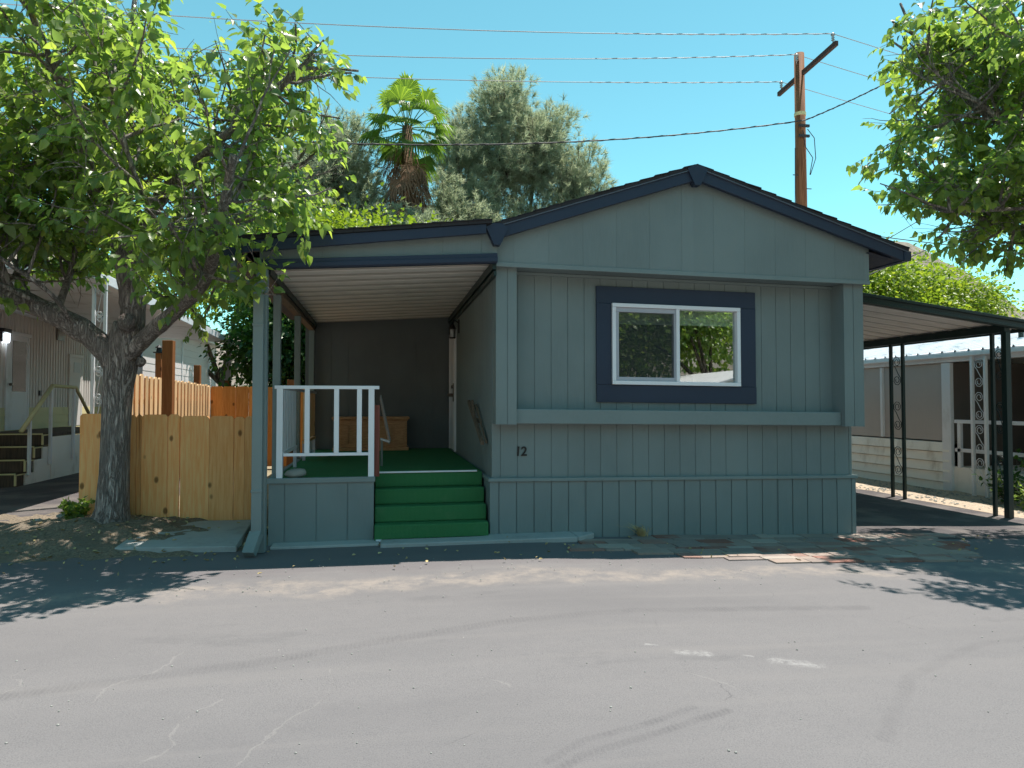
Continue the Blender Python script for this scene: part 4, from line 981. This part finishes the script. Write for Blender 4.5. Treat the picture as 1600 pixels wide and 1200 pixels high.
# ------------------------------------------------------------------ tree on the right
rt = thing('mulberry_tree', (9.9, 6.2, g(9.9)), 'leafy mulberry tree overhanging from the right edge in front of the carport', 'tree')
trunk = ([(9.9,6.2,-.5),(9.9,6.2,-.2),(9.88,6.2,.6),(9.8,6.25,1.6),(9.7,6.3,2.4)], [.28,.24,.19,.18,.19])
limbs = [
 ([(9.7,6.3,2.3),(9.2,6.5,3.1),(8.5,6.7,3.9),(7.8,6.9,4.6),(7.0,7.0,5.2)], .13, .025, .3),
 ([(9.7,6.3,2.3),(9.5,6.8,3.3),(9.0,7.3,4.4),(8.4,7.7,5.5),(7.8,7.9,6.5)], .12, .025, .3),
 ([(9.7,6.3,2.3),(9.8,6.3,3.6),(9.6,6.4,5.0),(9.2,6.6,6.8)], .13, .03, .3),
 ([(9.2,6.5,3.1),(8.6,7.0,3.5),(7.9,7.4,3.8),(7.3,7.6,4.0)], .06, .018, .25),
 ([(8.5,6.7,3.9),(8.0,6.3,4.4),(7.3,6.1,4.9),(6.8,6.1,5.5)], .06, .018, .2),
 ([(9.3,6.9,3.7),(9.0,7.6,3.9),(8.6,8.1,4.2),(8.2,8.4,4.6)], .055, .018, .2),
 ([(9.7,6.3,2.6),(9.3,5.8,3.6),(8.6,5.5,4.5),(7.9,5.4,5.3)], .08, .02, .3),
 ([(9.0,7.3,4.4),(9.6,7.9,5.0),(9.9,8.4,5.8)], .06, .018, .2),
 ([(8.4,7.7,5.5),(7.6,7.8,5.7),(7.0,7.9,6.0)], .04, .015, .1),
 ([(7.8,6.9,4.6),(7.4,7.3,5.2),(6.9,7.6,6.0),(6.7,7.8,6.8)], .04, .015, .1),
 ([(8.5,6.7,3.9),(7.9,6.9,3.9),(7.2,7.0,3.85),(6.6,7.0,3.8)], .035, .012, .2),
 ([(9.0,6.6,3.4),(8.7,7.0,3.5),(8.2,7.3,3.55)], .035, .015, .2),
]
def keep_r(p):
    x, y, z = p
    if z < 3.25 or (y > 8.6 and z < 3.6): return False
    if x < 6.55 and z < 3.7: return False
    d = ((x-8.9)/3.45)**2+((y-7.0)/2.1)**2+((z-5.1)/2.1)**2
    return d < 1.0
broadleaf(rt, trunk, limbs, 21, 9.6, 1.2, 8, .102, LEAF, BARK, keep_r, .042, gseed=23.1)

# ------------------------------------------------------------------ clump trees (farther away)
def clump_tree(root, base, H, blobs, nclump, per, leaf, leafmat, barkmat, seed, tr=.18, spread=.32):
    rng = np.random.default_rng(seed); b = MB(); base = np.array(base, float)
    top = base+np.array([0,0,H]); b.tube([base-[0,0,.2], base+[.05,0,H*.25], base+[0,.05,H*.5]], [tr*1.3,tr,tr*.75], 10)
    P = []; D = []
    w = np.array([bl[3]**2 for bl in blobs]); w = w/w.sum()
    for bx, by, bz, r_ in blobs:
        c = np.array([bx,by,bz]); b.tube([base+[0,0,H*.38], (base+[0,0,H*.5])*.45+c*.55, c], [tr*.6,tr*.35,tr*.12], 7)
    for k in range(nclump):
        bx, by, bz, r_ = blobs[rng.choice(len(blobs), p=w)]
        v = unit(rng.normal(0,1,3)); rad = r_*(rng.random()**.40); c = np.array([bx,by,bz])+v*rad*np.array([1,1,.85])
        if k % 4 == 0: b.tube([np.array([bx,by,bz])+v*rad*.2, c], [.02,.006], 4, False)
        m = rng.poisson(per); q = rng.normal(0,spread,(m,3)); P.append(c+q); D.append(unit(q)*.8+v*.4+rng.normal(0,.4,(m,3))+[0,0,-.25])
    P = np.concatenate(P); D = np.concatenate(D)
    b.build('trunk', barkmat, root, True); leaf_mesh('crown', leafmat, root, P, D, leaf*rng.uniform(.6,1.2,len(P)), rng)
def ctree(name, base, label, *a, **k):
    o = thing(name, base, label, 'tree'); clump_tree(o, base, *a, **k)
ctree('leafy_tree', (-1.2,21,0), 'bright yellow-green tree behind the porch roof', 5.0, [(-2.4,20.5,6.0,1.7),(-.4,21,5.6,1.9),(1.6,21.5,5.3,1.7),(3.0,22,5.2,1.2),(-3.6,21,5.6,1.6)], 800, 30, .15, LEAFY, BARK2, 31)
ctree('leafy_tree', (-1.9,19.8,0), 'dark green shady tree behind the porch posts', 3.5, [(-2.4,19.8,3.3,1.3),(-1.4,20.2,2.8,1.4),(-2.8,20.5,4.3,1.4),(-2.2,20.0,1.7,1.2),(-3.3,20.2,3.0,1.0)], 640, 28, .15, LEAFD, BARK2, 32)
ctree('leafy_tree', (20.5,26,-.2), 'wide yellow-green tree behind the pale metal roof', 6.0, [(18.0,26,5.2,2.0),(20.3,26.5,6.0,2.4),(23.0,27,5.8,2.5),(25.6,27,5.6,2.2),(16.6,25,4.2,1.6),(21.5,25,4.4,2.0)], 1500, 34, .17, LEAFY, BARK2, 33, spread=.40)
ctree('leafy_tree', (15.0,31,-.2), 'low bright bush seen under the carport roof', 3.4, [(13.5,30,3.2,1.5),(15.5,31,3.6,1.7),(17.5,31,3.8,1.6)], 240, 26, .19, LEAFY, BARK2, 34)
ctree('leafy_tree', (-6.5,30,0), 'tall green tree glimpsed behind the left mulberry', 6.0, [(-8,29,6.5,2.4),(-5.5,30,7.5,2.4),(-10.5,29,6,2.2),(-3.5,30,6.5,2)], 420, 24, .2, LEAFY, BARK2, 35)

def pine(root, base, H, blobs, ntuft, seed, trunks, needle=.36):
    rng = np.random.default_rng(seed); b = MB(); base = np.array(base, float)
    for pts, r0, r1 in trunks: b.tube(pts, [r0+(r1-r0)*i/(len(pts)-1) for i in range(len(pts))], 8)
    w = np.array([bl[3]**2*bl[4] for bl in blobs]); w = w/w.sum(); C = []; A = []
    axes = [np.array(p, float) for pts, _, _ in trunks for p in pts]
    AX = np.array(axes)
    nb = ntuft//9
    for k in range(nb):
        bx, by, bz, r_, v_ = blobs[rng.choice(len(blobs), p=w)]
        v = unit(rng.normal(0,1,3)); rad = rng.random()**.42; c = np.array([bx,by,bz])+v*rad*np.array([r_,r_,v_])
        near = AX[np.argmin(np.linalg.norm((AX-c)*[1,1,.6], axis=1))]
        out = unit(c-near)*.7+np.array([0,0,.55]); st = c-unit(out)*.8
        if k % 2 == 0: b.tube([near+(st-near)*.15, st-[0,0,.15], st, c], [.035,.025,.02,.008], 4, False)
        for q in range(9):
            d = unit(out+rng.normal(0,.55,3)); C.append(st+d*rng.uniform(.35,1.15)+rng.normal(0,.12,3)); A.append(d+np.array([0,0,.2]))
    C = np.array(C); A = unit(np.array(A)); n = len(C); m = 30
    d = unit(np.repeat(A,m,0)*.75+rng.normal(0,.55,(n*m,3))); p = np.repeat(C,m,0)-np.repeat(A,m,0)*rng.uniform(0,.22,(n*m,1))
    s = unit(np.cross(d, rng.normal(0,1,(n*m,3))))*.011; L = needle*rng.uniform(.7,1.25,(n*m,1))
    V = np.stack([p-s, p+s, p+d*L+[0,0,-.03]], 1).reshape(-1,3); N = n*m
    np_mesh('crown', V, np.arange(3*N), 3*np.arange(N), np.full(N,3), PINE, root, np.repeat(np.clip(rng.random(n)*.8+.1+rng.normal(0,.05,n),0,1), m), False)
    b.build('trunk', BARK2, root, True)
def ptree(name, base, label, *a, **k):
    o = thing(name, base, label, 'tree'); pine(o, base, *a, **k)
ptree('pine_tree', (5.9,31.4,-.2), 'tall rounded grey-green pine right of the palm', 16,
  [(5.7,31.4,14.2,2.7,2.9),(4.3,31,12.0,2.2,2.6),(7.3,31.5,12.4,2.2,2.6),(9.3,31,10.6,1.6,1.8),(10.3,31,9.2,1.4,1.8),(9.9,31.4,11.4,1.5,1.6),(8.9,31.4,13.0,1.7,1.6),(8.0,31.4,14.5,1.4,1.4),(3.7,31.2,13.4,1.6,1.8),(3.4,31,9.6,1.8,2.2),(6.2,31,9.2,2.8,1.9),(8.2,31,8.6,1.6,1.5),(5.4,31.2,15.6,1.5,1.3)],
  7200, 41, [([(5.4,31.4,-.2),(5.2,31.4,5),(5.0,31.3,9),(5.4,31.4,13),(5.6,31.4,16)], .24,.05), ([(6.0,31.6,-.2),(6.3,31.6,6),(6.8,31.6,10),(7.2,31.5,14)], .2,.05), ([(6.6,31.4,-.2),(7.4,31.3,6),(8.5,31,9.5),(9,31,11)], .17,.04), ([(5.2,31.2,2),(4.2,31,7),(3.6,31,10)], .14,.04)])
ptree('pine_tree', (-3.4,34,-.2), 'thin greyish pine between the left mulberry and the palm', 13,
  [(-3.4,34,11.5,2.4,2.6),(-2.4,34,9.3,2.2,1.8),(-.8,34,9.0,1.8,1.8),(-4.8,34,9.5,2.2,2.2),(-1.6,34,11.0,1.5,1.5),(-5.5,34,12.0,1.6,1.6)], 5200, 42, [([(-3.4,34,-.2),(-3.2,34,6),(-3.4,34,13)], .2,.04), ([(-2.4,34,2),(-1.5,34,6),(-1,34,9)], .13,.03)])
ptree('pine_tree', (1.2,25.5,-.1), 'small bushy pine standing in front of the palm trunk', 8,
  [(.6,25.5,7.6,1.1,1.0),(1.5,25.3,7.8,.9,1.0),(2.6,25.5,7.4,1.0,.9),(-.3,25.5,7.6,1.0,1.0)], 1300, 43, [([(1.2,25.5,-.2),(1.2,25.5,5),(1.2,25.5,8)], .13,.04)], .22)

ptree('pine_tree', (2.9,28.5,-.1), 'low dense pine between the palm skirt and the tall pine', 9,
  [(2.4,28.5,9.0,1.0,1.4),(3.4,28.5,9.2,1.1,1.2),(4.4,28.7,8.6,1.1,1.0),(2.3,28.5,10.8,.7,.9)], 1500, 44, [([(2.9,28.5,-.2),(2.9,28.5,5),(3.0,28.5,8.6)], .13,.04)], .22)
ptree('pine_tree', (-2.0,27,-.1), 'green pine filling the gap left of the palm', 9,
  [(-2.2,27.5,10.0,1.4,1.6),(-.9,28,10.9,1.2,1.3),(-.2,27.5,9.0,1.2,1.3),(-1.5,28,12.2,1.0,1.1),(-1.2,27.5,8.6,1.3,1.3)], 2600, 45, [([(-2.0,27,-.2),(-2.2,27,5),(-2.6,27,9.4)], .15,.04)], .24)

# ------------------------------------------------------------------ fan palm
pm = thing('fan_palm', (.92, 27.0, -.1), 'fan palm with green crown and shaggy skirt of dead fronds', 'palm')
prng = np.random.default_rng(9); HEART = np.array([.92,27.0,12.3])
b = MB(); b.tube([(.98,27,-.2),(.95,27,4),(.92,27,8),(.92,27,12.4)], [.34,.27,.25,.20], 14); b.build('trunk', PALMB, pm, True)
def frond(az_, el, pl, bl, nseg, dead, name, mat):
    mb = MB(); d = np.array([math.cos(az_)*math.cos(el), math.sin(az_)*math.cos(el), math.sin(el)])
    p0 = HEART+prng.normal(0,.04,3)+(np.array([0,0,-prng.uniform(.1,3.0)]) if dead else 0)
    pts = [p0]; dd = d.copy()
    for i in range(5): dd = unit(dd+np.array([0,0,-.06 if not dead else -.2])); pts.append(pts[-1]+dd*pl/5)
    mb.tube(pts, [.026,.024,.02,.018,.016,.014], 5, False)
    c = pts[-1]; side = unit(np.cross(dd, [0,0,1.])+1e-6); nn = np.cross(side, dd)
    for k in range(nseg):
        a = (-1+2*(k+.5)/nseg)*1.75; q = dd*math.cos(a)+side*math.sin(a); q = unit(q+nn*.22*(1-abs(a)/2))
        L = bl*(1-.18*abs(a)/2)*prng.uniform(.92,1.05); w = .044 if not dead else .03
        s = unit(np.cross(q, nn))*w; fall = np.array([0,0,-1.])
        m1 = c+q*L*.55+fall*.03; tip = c+q*L*.86+fall*L*prng.uniform(.14,.48 if not dead else .7)
        mb.val = float(np.clip(.35+.5*prng.random()+(.25 if el > .7 else -.1),0,1))
        fo = nn*w*.6
        mb.face([c, m1-s+fo, m1]); mb.face([c, m1, m1+s+fo]); mb.face([m1-s+fo, tip, m1]); mb.face([m1, tip, m1+s+fo])
    mb.build(name, mat, pm, False)
for k in range(26):
    el = 1.40-2.25*(k/26)**.9; frond(k*2.399+prng.uniform(-.25,.25), el, prng.uniform(.9,1.45), prng.uniform(.95,1.25), 26, False, 'frond', PALML)
for k in range(64): frond(k*2.399, prng.uniform(-1.3,-.5), prng.uniform(.7,1.25), prng.uniform(.7,1.1), 16, True, 'dead_frond', PALMD)

# ------------------------------------------------------------------ small plants
def shrub(name, base, n, r_, h_, leaf, mat, label, cat, seed):
    rng = np.random.default_rng(seed); o = thing(name, base, label, cat); b = MB(); P = []; D = []; base = np.array(base, float)
    for k in range(n):
        a = rng.uniform(0,6.28); d = np.array([math.cos(a)*r_, math.sin(a)*r_, h_*rng.uniform(.5,1.1)])*rng.uniform(.5,1); S = shoot(base, d, np.linalg.norm(d), rng, 5, .15, (0,0,.05))
        b.tube(S, [.006,.005,.004,.003,.002,.001], 4, False)
        for i in range(9): p, q = along(S, min(.2+.8*rng.random(),.99)); P.append(p); D.append(q*.5+rng.normal(0,.6,3))
    b.build('stems', BARK, o); leaf_mesh('leaves', mat, o, np.array(P), np.array(D), leaf*rng.uniform(.6,1.2,len(P)), rng)
shrub('weed', (-3.50,8.84,.15), 34, .17, .30, .075, LEAF, 'small green weed at the foot of the tree trunk', 'plant', 51)
shrub('shrub', (10.9,10.3,g(11)), 40, .55, .9, .10, LEAFD, 'dark leafy shrub below the white porch railing', 'plant', 52)
shrub('shrub', (10.55,9.55,g(11)), 30, .35, .45, .08, LEAF, 'low green shrub at the foot of the thick carport post', 'plant', 53)
def grass_tuft(base, n, h_, label, seed, lean):
    rng = np.random.default_rng(seed); mb = MB()
    for k in range(n):
        d = np.array([rng.normal(lean[0],.35), rng.normal(lean[1],.3), 1])*h_*rng.uniform(.5,1); p = np.array(base)+rng.normal(0,.02,3)*[1,1,0]; s = np.array([.004,.001,0])
        m = p+d*.55; t = p+d+np.array([d[0]*.4,d[1]*.4,-.04]); mb.face([p-s,p+s,m+s*.8,m-s*.8]); mb.face([m-s*.8,m+s*.8,t])
    single(mb, 'grass_tuft', DRYG, tuple(base), label, 'grass')
grass_tuft((3.02,7.68,g(3)+.01), 70, .22, 'dry straw-coloured grass tuft at the foot of the skirting', 61, (-.5,-.3))
# stones on the mound
rr = random.Random(77)
stones = [('pale stone on the left end of the dirt mound',-3.95,8.95,.07),('brownish stone in front of the leftmost gate board',-3.72,9.02,.055),('small pale pebble left of the mound',-4.35,8.6,.045),('flat grey stone at the front of the dirt mound',-4.3,8.2,.09)]
for lab, x, y, s in stones:
    mb = MB(); mb.lathe((0,0,-.01), [(s*.6,0),(s,.2*s),(s*.9,.6*s),(s*.4,.9*s)], 9)
    z = mound(x,y); mb.v = [(a*1.2+rr.uniform(-.15,.15)*s+x, c*.9+rr.uniform(-.15,.15)*s+y, e+rr.uniform(-.1,.1)*s+z) for a,c,e in mb.v]
    single(mb, 'stone', ROCKM, (x,y,z), lab, 'stone', 'stones around the dirt mound')

def litter(name, n, area, zf, size, mat, seed, pebble=False):
    rng = np.random.default_rng(seed); x0, x1, y0, y1 = area
    X = rng.uniform(x0, x1, n); Y = y0+(y1-y0)*rng.beta(1.6, 1.6, n); P = np.array([(x, y, zf(x, y)+.004) for x, y in zip(X, Y)])
    if not pebble:
        D = np.stack([rng.normal(0,1,n), rng.normal(0,1,n), rng.uniform(.02,.25,n)], 1); o = leaf_mesh(name, mat, None, P, D, size*rng.uniform(.5,1.2,n), rng, .7, .3, -.1)
    else:
        mb = MB()
        for p in P:
            k = size*rng.uniform(.4,1.3); mb.val = rng.random(); mb.lathe((p[0],p[1],p[2]-.004), [(k*.7,0),(k,k*.3),(k*.5,k*.75)], 5)
        o = mb.build(name, mat)
    o['kind'] = 'stuff'; return o
litter('leaf_litter', 260, (-5.5,-1.3,7.0,9.2), lambda x,y: mound(x,y)+.008 if y > 7.3 else .0, .05, DRYG, 81)
litter('leaf_litter', 120, (-5.5,9,6.2,7.7), lambda x,y: g(x)+.012, .04, DRYG, 82)
litter('road_grit', 300, (-6,8.5,5.4,6.9), lambda x,y: g(x), .007, ROCKM, 83, True)
litter('road_grit', 160, (-4,7,2.6,5.6), lambda x,y: g(x)-.003, .006, ROCKM, 84, True)
litter('gravel_stones', 600, (9.75,11.2,8.4,15), lambda x,y: g(x)+.012, .022, ROCKM, 85, True)

# ------------------------------------------------------------------ utility pole and wires
up_ = thing('utility_pole', (12.1,18.07,g(12)), 'weathered brown wooden utility pole with a crossarm above the roof', 'utility pole')
b = MB(); b.tube([(12.13,18.07,-.6),(12.11,18.07,4),(12.09,18.07,8),(12.07,18.07,11.85)], [.18,.165,.155,.14], 14); b.build('pole', POLEW, up_, True)
b = MB(); b.bar((11.98,16.25,11.22),(12.20,19.35,11.22), .10, .13); b.build('crossarm', ARMW, up_, bevel=.006)
def insulator(x, y, z, nm='insulator'):
    b = MB(); b.lathe((x,y,z), [(.015,0),(.015,.08),(.05,.09),(.02,.12),(.05,.15),(.02,.19),(.055,.22),(.055,.26),(.02,.29)], 10); b.build(nm, STEEL, up_, True)
insulator(11.98,16.4,11.285); insulator(12.20,19.2,11.285); insulator(11.93,17.98,11.5)
b = MB(); b.lathe((12.08,18.07,9.98), [(.165,0),(.168,.10)], 14); b.build('tag_band', YELL, up_)
b = MB()
for z in (9.3,9.6): b.box(11.93,12.25,17.86,17.92,z,z+.07)
b.tube([(12.2,17.9,9.55),(12.42,17.9,9.3),(12.46,17.9,8.7),(12.28,17.9,8.2)], .012, 5); b.tube([(12.05,17.9,9.5),(12.12,17.88,9.0),(12.35,17.88,8.7),(12.26,17.9,8.2)], .012, 5); b.tube([(11.86,18.0,9.0),(11.83,18.0,6.0),(11.82,18,4)], .012, 5)
for z in (5.6,7.0,8.2): b.bar((11.95,18.0,z),(11.78,18.0,z), .02, .02)
for z in (6.3,7.8): b.bar((12.15,17.95,z),(12.34,17.95,z), .02, .02)
b.build('hardware', WIRED, up_)
def wire(name, P, r_, mat, label, sag=0, n=24, group='overhead wires', twist=0):
    pts = []
    P = [Vector(p) for p in P]
    for i in range(len(P)-1):
        for k in range(n):
            t = k/n; q = P[i].lerp(P[i+1], t); q.z -= 4*sag*t*(1-t); pts.append(q)
    pts.append(P[-1]); mb = MB()
    mb.tube(pts, r_, 6)
    if twist:
        tp = []; m = len(pts)*6 if mat is WIRED else 60; kk = 1 if mat is WIRED else .16
        for i in range(m):
            t = i/(m-1)*(len(pts)-1)*kk; k = min(int(t), len(pts)-2); q = pts[k].lerp(pts[k+1], t-k); a = i*1.1
            tp.append(q+Vector((0, math.cos(a)*twist, math.sin(a)*twist)))
        mb.tube(tp, r_*.6, 4)
    base = tuple(pts[0]); single(mb, name, mat, base, label, 'wire', group)
wire('overhead_wire', [(11.98,16.4,11.55),(-26,18.5,11.6)], .011, WIRE, 'topmost power line left of the pole, running across the blue sky', .82, twist=.016)
wire('overhead_wire', [(11.93,17.98,11.77),(-26,20.0,11.6)], .011, WIRE, 'middle power line running left from the pole top', .95, twist=.016)
wire('overhead_wire', [(12.20,19.2,11.55),(-26,21.5,11.4)], .011, WIRE, 'lowest of the three power lines left of the pole, passing the pine', .66, twist=.016)
wire('overhead_wire', [(11.98,16.4,11.55),(50,22,11.0)], .010, WIRE, 'topmost power line right of the pole, entering the leaves', .6)
wire('overhead_wire', [(11.93,17.98,11.77),(50,24,11.0)], .010, WIRE, 'middle power line between the pole and the right tree', .6)
wire('overhead_wire', [(12.20,19.2,11.55),(50,25.5,10.8)], .010, WIRE, 'lowest power line between the pole and the right tree', .6)
for (p, q, mat, lab, sag) in ():
    pass
wire('service_cable', [(12.1,17.85,9.78),(-6.5,17.5,8.0)], .017, WIRED, 'thick dark cable sagging left from the pole in front of the palm', .55, twist=.02)
wire('service_cable', [(12.1,17.85,9.78),(16.5,12.0,12.2)], .017, WIRED, 'thick dark cable rising right from the pole into the tree', .35, twist=.02)
wire('service_cable', [(10.2,14.0,4.6),(16.0,12.5,8.4)], .010, WIRED, 'thin slanting wire low right of the pole, upper of the pair', .12)
wire('service_cable', [(10.2,13.5,4.2),(16.5,11.5,7.4)], .013, WIRED, 'thicker slanting wire low right of the pole, lower of the pair', .12)
wire('service_cable', [(9.5,15.0,5.9),(22,15.0,5.35)], .012, WIRED, 'dark wire crossing low behind the right tree leaves', .15)

# ------------------------------------------------------------------ across the road (seen mirrored in the window)
oh = thing('house_across', (12,-9,-.3), 'low tan gabled house across the road mirrored in the window', 'house')
b = MB(); b.box(10.0,16.6,-13,-6.6,-.35,1.75); b.extrude([(10.0,-6.6,1.75),(16.6,-6.6,1.75),(13.3,-6.6,2.7)], (0,-6.4,0)); b.build('wall', CREAM, oh)
b = MB()
for s in (-1,1): b.hexa([(13.3,-13.3,2.72),(13.3+s*3.7,-13.3,1.65),(13.3+s*3.7,-6.4,1.65),(13.3,-6.4,2.72),(13.3,-13.3,2.78),(13.3+s*3.7,-13.3,1.71),(13.3+s*3.7,-6.4,1.71),(13.3,-6.4,2.78)])
b.build('roof', GREYLAP, oh)
b = MB(); b.box(11.2,12.0,-6.59,-6.55,.8,1.6); b.build('window', GLASSD, oh)
ctree('leafy_tree', (14.5,-13,-.3), 'round leafy tree across the road mirrored in the right pane', 6, [(13.5,-14.5,6.0,2.6),(15.5,-15,5.2,2.4),(12.0,-15,4.6,2.0),(14,-15,7.6,2.0)], 420, 26, .24, LEAF, BARK2, 71, spread=.4)
ctree('leafy_tree', (8.0,-14,-.2), 'leafy tree across the road mirrored in the left pane', 6, [(8,-14,5.5,2.8),(10.0,-14.5,4.6,2.2),(6.0,-14,4.6,2.4),(8.5,-14.5,7.4,2.0)], 460, 26, .24, LEAF, BARK2, 72, spread=.4)
